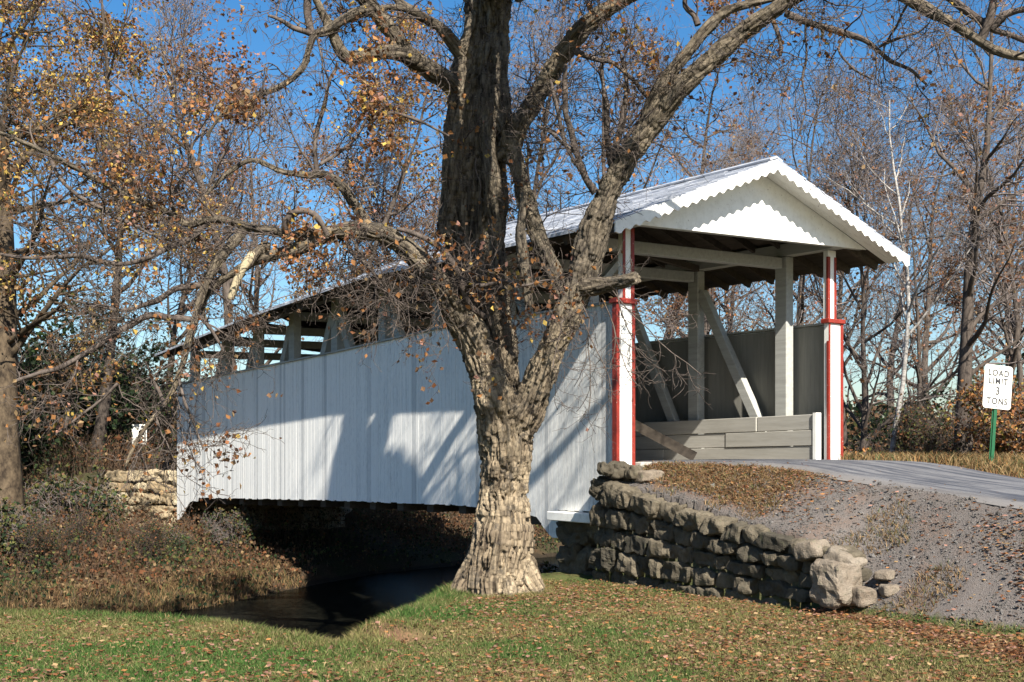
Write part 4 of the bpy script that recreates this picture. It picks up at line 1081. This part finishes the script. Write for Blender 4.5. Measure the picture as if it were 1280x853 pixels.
def T(data, name, px, Y, label, rz=None, sc=1., group=GB, dz=0):
    X = (px-640)*Y/F_PX; z = gz1(X, Y)-.05+dz
    return put_tree(data, name, (X, Y, z), RNG.uniform(0, 6.28) if rz is None else rz, sc, label, 'tree', group)
T(SY, 'sycamore_tree', 12, 27.5, 'tall mottled tan sycamore with brown and yellow leaves at the far left', 1.0, 1.0, None)
# left of and behind the far end of the bridge
T(O[1], 'leafy_tree', 118, 37, 'yellow leaved tree with a leaning pale trunk left of the far abutment', 2.1, 1.0, 'autumn trees left of the bridge')
T(O[0], 'leafy_tree', 205, 46, 'brown leaved tree standing just behind the far end of the bridge roof', .4, 1.05, 'autumn trees left of the bridge')
T(O[1], 'leafy_tree', -60, 38, 'yellow leaved tree cut by the left edge beyond the sycamore', 4.4, 1.1, 'autumn trees left of the bridge')
#T(O[1], 'leafy_tree', 60, 52, 'yellow leaved tree deep in the woods right behind the sycamore trunk', 5.4, 1.15, 'autumn trees left of the bridge')
#T(B[2], 'bare_tree', 270, 54, 'thin dark bare tree above the far eave tip of the bridge')
T(B[0], 'bare_tree', 318, 47, 'bare dark tree rising over the middle of the far roof half', 2.0, 1.15)
#T(B[1], 'bare_tree', 372, 58, 'slim bare tree showing above the roof under the yellow stripped stub')
T(B[2], 'bare_tree', 425, 50, 'bare tree behind the roof right below the long horizontal limb', 1.0, 1.2)
#T(B[0], 'bare_tree', 490, 60, 'bare tree filling the gap left of the forked trunk above the roof', 4.0)
#T(B[1], 'bare_tree', 150, 62, 'far bare tree between the sycamore and the far bridge end')
T(O[0], 'leafy_tree', 300, 40, 'tall rusty leaved tree over the middle of the bridge roof, left of the great trunk', 2.6, 1.25, 'autumn trees left of the bridge')
T(O[1], 'leafy_tree', 400, 47, 'tall yellow brown leaved tree behind the roof below the upper left limbs', 3.6, 1.2, 'autumn trees left of the bridge')
# behind the middle
T(O[0], 'leafy_tree', 545, 52, 'rusty leaved tree seen just left of the big trunk', 3.0, 1.1, 'autumn trees behind the roof')
T(B[1], 'bare_tree', 600, 60, 'bare tree hidden behind the central leader of the big tree', 3.0, 1.6)
T(B[1], 'bare_tree', 690, 48, 'bare purplish tree in the crotch between central leader and right limb', 2.5, 1.5)
T(B[0], 'bare_tree', 752, 54, 'bare purplish tree behind the right limb above the portal roof', .9, 1.55)
T(B[2], 'bare_tree', 820, 60, 'tall bare tree behind the left slope of the portal roof', .3, 1.65)
T(O[0], 'leafy_tree', 885, 47, 'rusty leaved tree rising over the portal roof left of its peak', 1.2, 1.12, 'autumn trees behind the roof')
T(B[1], 'bare_tree', 935, 66, 'far bare tree seen through the portal between the truss posts', 2.2, 1.5)
T(B[2], 'bare_tree', 850, 46, 'bare tree seen through the portal left of the far truss post', 5.0, .8)
T(B[0], 'bare_tree', 1003, 43, 'bare tree directly behind the gable peak', 5.2, 1.2)
# right
T(B[1], 'bare_tree', 1078, 35, 'slender bare tree just right of the gable eave', 1.4, 1.0)
T(BI, 'birch_tree', 1108, 31, 'slender whitish birch trunk right of the gable tip', 5.0, .93, None)
T(B[0], 'bare_tree', 1150, 44, 'bare tree between the birch and the thick dark trunk', 2.6, .95)
T(BG, 'dark_tree', 1203, 31, 'thick dark trunked tree just left of the load limit sign', 2.0, .95, None)
T(B[2], 'bare_tree', 1180, 50, 'far bare tree half behind the thick dark trunk', 1.1, 1.3)
T(B[1], 'bare_tree', 1228, 34, 'slim pale bare tree right behind the load limit sign', .2, .9)
T(O[0], 'leafy_tree', 1285, 36, 'rusty leaved tree at the right edge behind the sign', 2.2, .72, 'autumn trees right of the road')
T(B[0], 'bare_tree', 1330, 42, 'bare tree cut by the right edge of the view', 3.3)
T(B[1], 'bare_tree', 1060, 58, 'far bare tree beside the right portal post', 4.3, 1.45)
T(B[2], 'bare_tree', 1120, 66, 'farthest bare tree behind the birch', .7, 1.5)
T(B[0], 'bare_tree', 1260, 62, 'far bare tree above the load limit sign', 5.6, 1.5)
# trees nearer than the bridge, out of frame to the right, whose limbs shade the siding
# utility wire from the birch to beyond the right edge
a = at(1112, 300, 31); b = at(1420, 226, 31.5); pts = [a+(b-a)*u-np.array([0, 0, .35])*4*u*(1-u) for u in np.linspace(0, 1, 20)]
v, f, t = tubes([(pts, [.024]*20)], 5, True)
tag(link('overhead_wire', mk_mesh('overhead_wire', v, [f, t], True, mats=[M['wire']])), 'thin black overhead wire crossing the bare trees at the right', 'wire')

# shrubs --------------------------------------------------------
def shrub_data(key, seed, H, nst, spread, lspec, nl, ls, twig, spec=None):
    rng = random.Random(seed); nr = np.random.default_rng(seed)
    S = spec or dict(n=[6, 5, 4, 3], w=[.16, .2, .24, .26], up=[.05, .04, .02, .0], rend=[.006, .005, .004, .003], k=[9, 6, 3], f0=[.15, .2, .2],
             ang=[42, 45, 45], len=[H*.42, H*.22, H*.12], sh=[.5, .4, .4], rmax=[.012, .008, .006])
    out = [[] for _ in S['n']]
    for s in range(nst):
        a = rng.uniform(0, 6.28); d = Vector((math.cos(a)*spread*rng.random(), math.sin(a)*spread*rng.random(), 1)).normalized()
        grow(rng, Vector((math.cos(a)*.15, math.sin(a)*.15, -.1)), d, H*rng.uniform(.6, 1), .018, 0, S, out)
    V, Fq, n = [], [], 0
    for l, o in enumerate(out):
        v, f, _ = tubes(o, 4 if l == 0 else 3); V.append(v); Fq.append(f+n); n += len(v)
    sm = mk_mesh('stems', np.concatenate(V), [np.concatenate(Fq)], True, mats=[M[twig]])
    tips = np.array([tuple(c[0][j]) for l in (1, 2, 3) for c in out[l] for j in (1, -1)])
    w = fbm(tips*1.5, seed, 2)**2.5; w /= w.sum()
    P = tips[nr.choice(len(tips), nl, p=w)]+nr.normal(size=(nl, 3))*.07
    v, q, c = leaves(P, ls, nr, palette(lspec, nl, nr))
    return sm, mk_mesh('foliage', v, [q], False, c, mats=[M['leaf']])
S_EV = shrub_data('ev', 1, 3.0, 9, .7, {'dgreen': 6, 'green': 3, 'olive': 1}, 5200, .11, 'bark_grey')
S_OR = shrub_data('or', 2, 2.4, 9, .7, {'orange': 5, 'rust': 3.5, 'brown': 2, 'tan': 2, 'yellow': .7, 'olive': 1.5}, 3400, .11, 'twig_bg')
S_BR = shrub_data('br', 3, 2.2, 11, .8, {'brown': 4, 'rust': 1.5, 'olive': 3, 'dgreen': 3}, 1900, .085, 'bark_grey')
S_GR = shrub_data('gr', 4, 1.4, 10, 1.1, {'dgreen': 3, 'olive': 3, 'brown': 3, 'green': 1.5}, 2200, .085, 'twig_bg')
def SHR(data, name, px, Y, label, sc=1., group=None):
    sc = sc*(1.25 if data is S_EV else 1); X = (px-640)*Y/F_PX; e = empty(name, (X, Y, gz1(X, Y)), RNG.uniform(0, 6.28), sc); tag(e, label, 'shrub', group)
    link('stems', data[0], e); link('foliage', data[1], e)
GL, GR = 'shrubs on the far stream bank', 'shrubs along the right side of the road'
SHR(S_EV, 'evergreen_shrub', 75, 38, 'tall dark evergreen shrub right of the sycamore trunk', 1.25, GL)
SHR(S_EV, 'evergreen_shrub', 118, 41, 'dark evergreen shrub behind the yellow leaved leaning tree', 1.35, GL)
SHR(S_EV, 'evergreen_shrub', 30, 41, 'dark evergreen shrub behind the foot of the sycamore', 1.4, GL)
SHR(S_EV, 'evergreen_shrub', -25, 36, 'dark evergreen shrub at the left edge behind the sycamore', 1.3, GL)
SHR(S_BR, 'brown_shrub', 150, 42, 'brown twiggy shrub left of the small white roadside board', 1.5, GL)
SHR(S_BR, 'brown_shrub', 205, 43, 'brown twiggy shrub between the small white board and the siding', 1.6, GL)
SHR(S_OR, 'rusty_shrub', 180, 50, 'rusty shrub behind the small white roadside board', 1.5, GL)
SHR(S_BR, 'brown_shrub', 95, 46, 'brown twiggy shrub deep behind the evergreen shrubs', 1.9, GL)
SHR(S_GR, 'low_shrub', 60, 30.0, 'low green shrub at the foot of the sycamore', 1.2, GL)
SHR(S_GR, 'low_shrub', 95, 29.5, 'low green brown shrub hiding the left end of the far abutment', 1.25, GL)
SHR(S_GR, 'low_shrub', 10, 26.5, 'low shrub at the left edge of the far bank', 1.1, GL)
SHR(S_GR, 'low_shrub', 215, 29, 'low shrub below the tan far abutment', .5, GL)
SHR(S_GR, 'low_shrub', 285, 30.5, 'low shrub at the dark opening under the far bridge end', .8, GL)
SHR(S_BR, 'brown_shrub', 100, 26.8, 'low brown brush near the dry grass on the far bank', .5, GL)
SHR(S_BR, 'brown_shrub', 180, 27.2, 'low brown brush in the middle of the far bank', .5, GL)
SHR(S_BR, 'brown_shrub', 50, 25.8, 'low rusty brush just behind the dry grass', .5, GL)
SHR(S_OR, 'rusty_shrub', 1075, 31, 'rusty green shrub right beside the right portal post', .95, GR)
SHR(S_BR, 'brown_shrub', 1130, 33, 'grey brown twiggy shrub under the birch', 1.15, GR)
SHR(S_EV, 'evergreen_shrub', 1125, 39, 'dark green shrub behind the birch trunk', 1.1, GR)
SHR(S_EV, 'evergreen_shrub', 1180, 38, 'dark green shrub left of the thick dark trunk', 1.15, GR)
SHR(S_OR, 'rusty_shrub', 1245, 29, 'orange leaved shrub behind the load limit sign post', .9, GR)
SHR(S_OR, 'rusty_shrub', 1290, 28, 'orange leaved shrub at the right edge beyond the sign', .85, GR)
SHR(S_OR, 'rusty_shrub', 1215, 34, 'orange leaved shrub behind the thick dark trunk', .95, GR)
SHR(S_BR, 'brown_shrub', 1165, 30.5, 'low grey brown brush beside the foot of the thick dark trunk', .8, GR)
SHR(S_OR, 'rusty_shrub', 1050, 38, 'rusty shrub mostly hidden by the right portal post', 1.2, GR)
SHR(S_EV, 'evergreen_shrub', 1270, 40, 'dark green shrub behind the load limit sign board', 1.2, GR)
SHR(S_GR, 'low_shrub', 540, 39.5, 'low brush seen under the bridge left of the trunk', 1.2, 'brush under the bridge')
SHR(S_GR, 'low_shrub', 480, 41.5, 'low brush in the sunlit gap under the bridge', 1.3, 'brush under the bridge')
SHR(S_OR, 'rusty_shrub', 525, 43, 'rusty brush in the sunlit gap under the bridge', .8, 'brush under the bridge')
SHR(S_OR, 'rusty_shrub', 575, 44, 'rusty brush under the bridge right against the trunk', .9, 'brush under the bridge')
SHR(S_GR, 'low_shrub', 690, 23.2, 'brown brush under the bridge just right of the trunk', .8, 'brush under the bridge')
SHR(S_GR, 'low_shrub', 683, 20.8, 'small brush clump between the trunk and the stone pier', .75, 'brush under the bridge')
# distant woods, read as one mass
nr = np.random.default_rng(77); n = 60000
th = nr.uniform(-.62, .62, n); Rr = nr.uniform(64, 120, n); X = np.sin(th)*Rr; Y = np.cos(th)*Rr; z0 = ground_z(X, Y)
hgt = 2.0+4.2*fbm(np.stack([X*.09, Y*.09, X*0], 1), 5, 3)
P = np.stack([X, Y, z0+hgt*nr.random(n)**.8], 1)
v, q, c = leaves(P, .42, nr, palette({'brown': 4, 'rust': 1, 'olive': 1.6, 'dgreen': 2.2, 'tan': .6}, n, nr), 0)
tag(link('distant_woods', mk_mesh('distant_woods', v, [q], False, c*.8, mats=[M['leaf']])), 'brown and dark green woods closing the horizon', 'woods', None, 'stuff')

# ------------------------------------------------------------------ ground cover
nr = np.random.default_rng(5)
def scatter(n, x0, x1, y0, y1):
    X = nr.uniform(x0, x1, n); Y = nr.uniform(y0, y1, n)
    k = np.abs(X) < (Y*.44+2.4); return X[k], Y[k]
def blades(X, Y, hgt, wid, cols, lean=.5):
    n = len(X); z = ground_z(X, Y)-.008; h = hgt*nr.uniform(.5, 1.3, n); a = nr.uniform(0, 6.28, n); w = wid*nr.uniform(.7, 1.3, n)
    lx, ly = nr.normal(size=n)*lean*h, nr.normal(size=n)*lean*h
    b = np.stack([X, Y, z], 1); s = np.stack([np.cos(a)*w, np.sin(a)*w, a*0], 1)/2; tip = b+np.stack([lx, ly, h], 1); mid = b+np.stack([lx*.35, ly*.35, h*.6], 1)
    V = np.stack([b-s, b+s, mid+s*.8, tip, mid-s*.8], 1).reshape(-1, 3); i = np.arange(n*5).reshape(n, 5)
    return V, i[:, [0, 1, 2, 4]], i[:, [4, 2, 3]], np.repeat(cols, 5, 0)
def grass_cols(X, Y, n):
    t = fbm(np.stack([X*.8, Y*.8, X*0], 1), 41, 3); t2 = fbm(np.stack([X*3, Y*3, X*0], 1), 43, 2)
    g = np.array([.052, .105, .022]); y = np.array([.145, .135, .046]); s = np.array([.27, .20, .10])
    f = np.clip((t-.36)*2.6+.34*smooth(X, -2, 3)-.35*smooth(Y, 12.2, 14)*smooth(-X, 1, 3)+(t2-.5)*.6, 0, 1)[:, None]
    c = g*(1-f)+y*f; u = nr.random((n, 1)); c = np.where(u < .10+.12*f, s, c)
    return c*nr.uniform(.5, 1.5, (n, 1))
X, Y = scatter(900000, -11, 7.5, 8.6, 18.5); z, t, v, e, sN, sF, s, dw = ground_parts(X, Y)
bk = bankmask(t, v, e, s, dw, z); k = (sN < .35) & ~bk & ~((s > -.1) & (s < WLEN+.1) & (dw > -.12) & (dw < 1.2))
k &= np.hypot((X-at(622, 740, 16.6)[0]), (Y-16.6)) > .50
hole = np.hypot((X+1.2)/.42, (Y-12.3)/.4) < 1
k &= nr.random(len(X)) > drift_mask(X, Y)*.92
k &= ~(hole & (nr.random(len(X)) < .75))
X, Y, sN = X[k], Y[k], sN[k]
dt = np.hypot(X-at(622, 740, 16.6)[0], Y-16.6)
tall = 1+1.3*smooth(sN, -.5, .2)+1.1*np.exp(-((dt-.62)/.16)**2)
V, q, t3, c = blades(X, Y, .042*tall, .0075, grass_cols(X, Y, len(X)))
tag(link('grass', mk_mesh('grass', V, [q, t3], False, c, mats=[M['blade']])), 'short mown lawn grass, green and straw coloured', 'grass', None, 'stuff')
# dead turf on the bank top and weeds on the gravel
X, Y = scatter(330000, .8, 11, 10, 19.5); z, t, v, e, sN, sF, s, dw = ground_parts(X, Y)
nz = fbm(np.stack([X*2.2, Y*2.2, X*0], 1), 21)
bk = bankmask(t, v, e, s, dw, z) & (e > .02) & (sN < .1) & ((dw > .22) | (s > WLEN))
turfd = smooth(s, -1.0, .2)*(1-smooth(s, WLEN*.45, WLEN*.70))*smooth(dw, .3, .6)
cl = fbm(np.stack([X*1.5, Y*1.5, X*0], 1), 71, 3)
dens = np.clip(turfd*.9+smooth(cl, .60, .68)*.55, 0, 1)
k = bk & (nr.random(len(X)) < dens*.75); X, Y = X[k], Y[k]; n = len(X)
cc = np.array([[.20, .13, .06], [.30, .20, .10], [.09, .10, .035], [.14, .085, .04]])[nr.choice(4, n, p=[.4, .25, .2, .15])]*nr.uniform(.6, 1.3, (n, 1))
V, q, t3, c = blades(X, Y, .075, .009, cc, .8)
tag(link('bank_weeds', mk_mesh('bank_weeds', V, [q, t3], False, c, mats=[M['blade']])), 'dead brown turf and weeds on the gravel bank', 'weeds', None, 'stuff')
# verge on the far side of the road
X, Y = scatter(230000, 4, 25, 15, 44); z, t, v, e, sN, sF, s, dw = ground_parts(X, Y)
k = (v > 5.1) & (sN < 1) & (nr.random(len(X)) < np.where(v < 7.5, 1, .35)); X, Y = X[k], Y[k]; n = len(X)
cc = np.array([[.24, .17, .08], [.16, .10, .045], [.07, .085, .03], [.30, .16, .06]])[nr.choice(4, n, p=[.4, .25, .2, .15])]*nr.uniform(.6, 1.3, (n, 1))
V, q, t3, c = blades(X, Y, .17, .018, cc, .6)
tag(link('verge_grass', mk_mesh('verge_grass', V, [q, t3], False, c, mats=[M['blade']])), 'dry verge grass along the far side of the road', 'grass', None, 'stuff')
# dry grass near the far waterline
X, Y = scatter(190000, -20, 0, 20, 33); z, t, v, e, sN, sF, s, dw = ground_parts(X, Y)
k = (sF > .1) & (sF < 5) & (nr.random(len(X)) < np.clip(1.1-sF*.45, .08, 1)*np.where(X > -5.6, .5, 1)*(v < .2)); X, Y, sF = X[k], Y[k], sF[k]; n = len(X)
cc = np.array([[.23, .15, .07], [.16, .105, .05], [.065, .075, .026], [.10, .06, .03]])[nr.choice(4, n, p=[.4, .25, .15, .2])]*nr.uniform(.6, 1.3, (n, 1))
V, q, t3, c = blades(X, Y, .17, .016, cc, .45)
tag(link('dry_grass', mk_mesh('dry_grass', V, [q, t3], False, c, mats=[M['blade']])), 'golden dry grass along the far waterline', 'grass', None, 'stuff')
# undergrowth on the far bank and beyond: thin stems with small leaves
X, Y = scatter(26000, -27, 6, 21, 52); z, t, v, e, sN, sF, s, dw = ground_parts(X, Y)
on_emb = (t > 18.5) & (np.abs(v-2.6) < 2.7)
under = (v > .9) & (v < 5.8) & (t < 18.9)
front = (t > 18.0) & (t < 19.5) & (v < 0) & (v > -3.2)
k = (sF > .12) & ~on_emb & ~front & (nr.random(len(X)) < np.where(under, .3, 1)*np.clip(.55+sF*.2, 0, 1)); X, Y, sF = X[k], Y[k], sF[k]
zz = ground_z(X, Y); n = len(X); H = (.22+.80*smooth(sF, 1, 6)*nr.uniform(.5, 1.4, n))*np.where((X > -11.5) & (X < -7) & (Y > 29) & (Y < 34), .6, 1)
ch_, LP, LC = [], [], []
kind = (fbm(np.stack([X*.5, Y*.5, X*0], 1), 91, 2)-.5)*2.2+nr.normal(size=n)*.4
for i in range(n):
    for j in range(2):
        d = nr.normal(size=2)*.3*H[i]; p0 = np.array([X[i]+nr.normal()*.08, Y[i]+nr.normal()*.08, zz[i]-.03])
        p = np.array([p0, p0+np.array([d[0]*.3, d[1]*.3, H[i]*.5]), p0+np.array([d[0], d[1], H[i]])]); ch_.append((p, [.007, .005, .003]))
        f = nr.random((5, 1))*.85+.15; LP.append(p0+(p[2]-p0)*f+nr.normal(size=(5, 3))*.09); LC.append(np.full(5, kind[i]))
v_, f_, _ = tubes(ch_, 3); LP = np.concatenate(LP); LC = np.concatenate(LC); m_ = len(LP)
ca = palette({'dgreen': 3, 'olive': 2, 'green': 2}, m_, nr); cb = .75*palette({'brown': 6, 'rust': 1.5, 'tan': 1}, m_, nr)
lc = np.where((LC > 0)[:, None], ca, cb)
v2, q2, c2 = leaves(LP, .085, nr, lc, 0)
sc_ = np.tile(np.array([[.11, .075, .05]]), (len(v_), 1))
tag(link('undergrowth', mk_mesh('undergrowth', np.concatenate([v_, v2]), [np.concatenate([f_, q2+len(v_)])], False, np.concatenate([sc_, c2]), mats=[M['leaf']])), 'tangled brown and green brush covering the far stream bank', 'brush', None, 'stuff')
# fallen leaves
X, Y = scatter(240000, -11, 10, 8.8, 20); z, t, v, e, sN, sF, s, dw = ground_parts(X, Y)
bk = bankmask(t, v, e, s, dw, z); dr = drift_mask(X, Y)
drift2 = np.exp(-(((X-4.6)*.55+(Y-12.0)*-.1)/1.5)**2)*np.exp(-((Y-12.1)/.55)**2)
nz = fbm(np.stack([X*.9, Y*.9, X*0], 1), 61, 3)
turfd = smooth(s, -1.0, .2)*(1-smooth(s, WLEN*.5, WLEN*.8))*smooth(dw, .3, .6)
pr = np.where(bk, .09+.75*turfd*(e > 0)+.55*smooth(nz, .55, .64), .17+.30*smooth(nz, .45, .7)+.14*smooth(X, 0, 4))
pr = pr+.6*np.exp(-(np.hypot(X-at(622, 740, 16.6)[0], Y-16.55)/.85)**2)
pr = np.clip(pr+dr*1.1, 0, 1)*np.where(e < 0, .10, 1)
k = (sN < .3) & (nr.random(len(X)) < pr) & ~((dw > -.12) & (dw < .35) & (s > 0) & (s < WLEN)) & (v < 5) & (t < .1)
X, Y = X[k], Y[k]; n = len(X); Pz = ground_z(X, Y)+nr.uniform(.008, .045, n)+.03*drift_mask(X, Y)*nr.random(n)
d = nr.normal(size=(n, 3)); d[:, 2] *= .35; 
v_, q_, c_ = leaves(np.stack([X, Y, Pz], 1), .056, nr, 1.1*palette({'brown': 5, 'rust': 3, 'orange': .6, 'tan': 2, 'pink': 1.6}, n, nr), 0)
cen = np.repeat(np.stack([X, Y, Pz], 1), 4, 0); v_ = cen+(v_-cen)*np.array([1, 1, .38])
tag(link('fallen_leaves', mk_mesh('fallen_leaves', v_, [q_], False, c_, mats=[M['leaf']])), 'fallen brown and rust leaves on lawn and bank', 'leaves', None, 'stuff')
# gravel
X, Y = scatter(330000, 1.2, 11.5, 9.5, 19); z, t, v, e, sN, sF, s, dw = ground_parts(X, Y)
nz = fbm(np.stack([X*2, Y*2, X*0], 1), 33)
k = bankmask(t, v, e, s, dw, z) & (e > -.25) & (sN < .1) & ((dw > .2) | (s > WLEN)) & (nr.random(len(X)) < np.where(e < 0.1, .25, .62)*smooth(nz, .2, .5)); X, Y = X[k], Y[k]; n = len(X)
size = np.exp(nr.normal(size=n)*.5)*.0075
O6 = np.array([(1, 0, 0), (-1, 0, 0), (0, 1, 0), (0, -1, 0), (0, 0, .7), (0, 0, -.7)], float); F8 = np.array([(0, 2, 4), (2, 1, 4), (1, 3, 4), (3, 0, 4), (2, 0, 5), (1, 2, 5), (3, 1, 5), (0, 3, 5)])
R = nr.normal(size=(n, 3, 3)); R = np.linalg.qr(R)[0]
Vg = np.einsum('vk,nkj->nvj', O6, R)*size[:, None, None]*nr.uniform(.6, 1.3, (n, 6, 1))+np.stack([X, Y, ground_z(X, Y)+size*.3], 1)[:, None]
Fg = (F8[None]+np.arange(n)[:, None, None]*6).reshape(-1, 3)
tag(link('gravel', mk_mesh('gravel', Vg.reshape(-1, 3), [Fg], False, np.repeat(nr.random((n, 1))*.9, 6, 0)*np.ones((1, 3)), mats=[M['pebble']])), 'loose grey gravel on the road bank', 'gravel', None, 'stuff')

# ------------------------------------------------------------------ light, sky, camera
EL, AZ = math.radians(41), math.radians(159)
Ld = Vector((-math.sin(AZ)*math.cos(EL), -math.cos(AZ)*math.cos(EL), -math.sin(EL)))
sun = bpy.data.lights.new('sun', 'SUN'); sun.energy = 5.0; sun.angle = math.radians(.5); sun.color = (1, .94, .84)
so = bpy.data.objects.new('sun', sun); COL.objects.link(so); so.rotation_euler = Ld.to_track_quat('-Z', 'Y').to_euler(); so.location = (8, -20, 20)
w = bpy.data.worlds.new('World'); SC.world = w; w.use_nodes = True
nt = w.node_tree; sky = nt.nodes.new('ShaderNodeTexSky'); sky.sky_type = 'NISHITA'; sky.sun_disc = False
sky.sun_elevation = EL; sky.sun_rotation = AZ; sky.air_density = 1.0; sky.dust_density = .9; sky.ozone_density = 2.5
bg = nt.nodes['Background']; hs = nt.nodes.new('ShaderNodeHueSaturation'); hs.inputs['Saturation'].default_value = 1.36
nt.links.new(sky.outputs[0], hs.inputs['Color']); nt.links.new(hs.outputs[0], bg.inputs[0]); bg.inputs[1].default_value = .066
cam = bpy.data.cameras.new('camera'); co = bpy.data.objects.new('camera', cam); COL.objects.link(co)
co.location = (0, 0, EYE); co.rotation_euler = (math.pi/2, 0, 0); cam.sensor_width = 36; cam.lens = F_PX/1280*36
cam.shift_y = (HOR-426.5)/1280; cam.clip_end = 3000; cam.clip_start = .1
SC.camera = co
SC.render.resolution_x, SC.render.resolution_y = 1024, 682
vs = SC.view_settings; vs.view_transform = 'Standard'; vs.look = 'None'; vs.exposure = 1.25; vs.gamma = 1; vs.use_curve_mapping = False
SC.cycles.max_bounces = 6; SC.cycles.diffuse_bounces = 3; SC.cycles.transparent_max_bounces = 8
SC.cycles.use_adaptive_sampling = True; SC.cycles.use_denoising = True
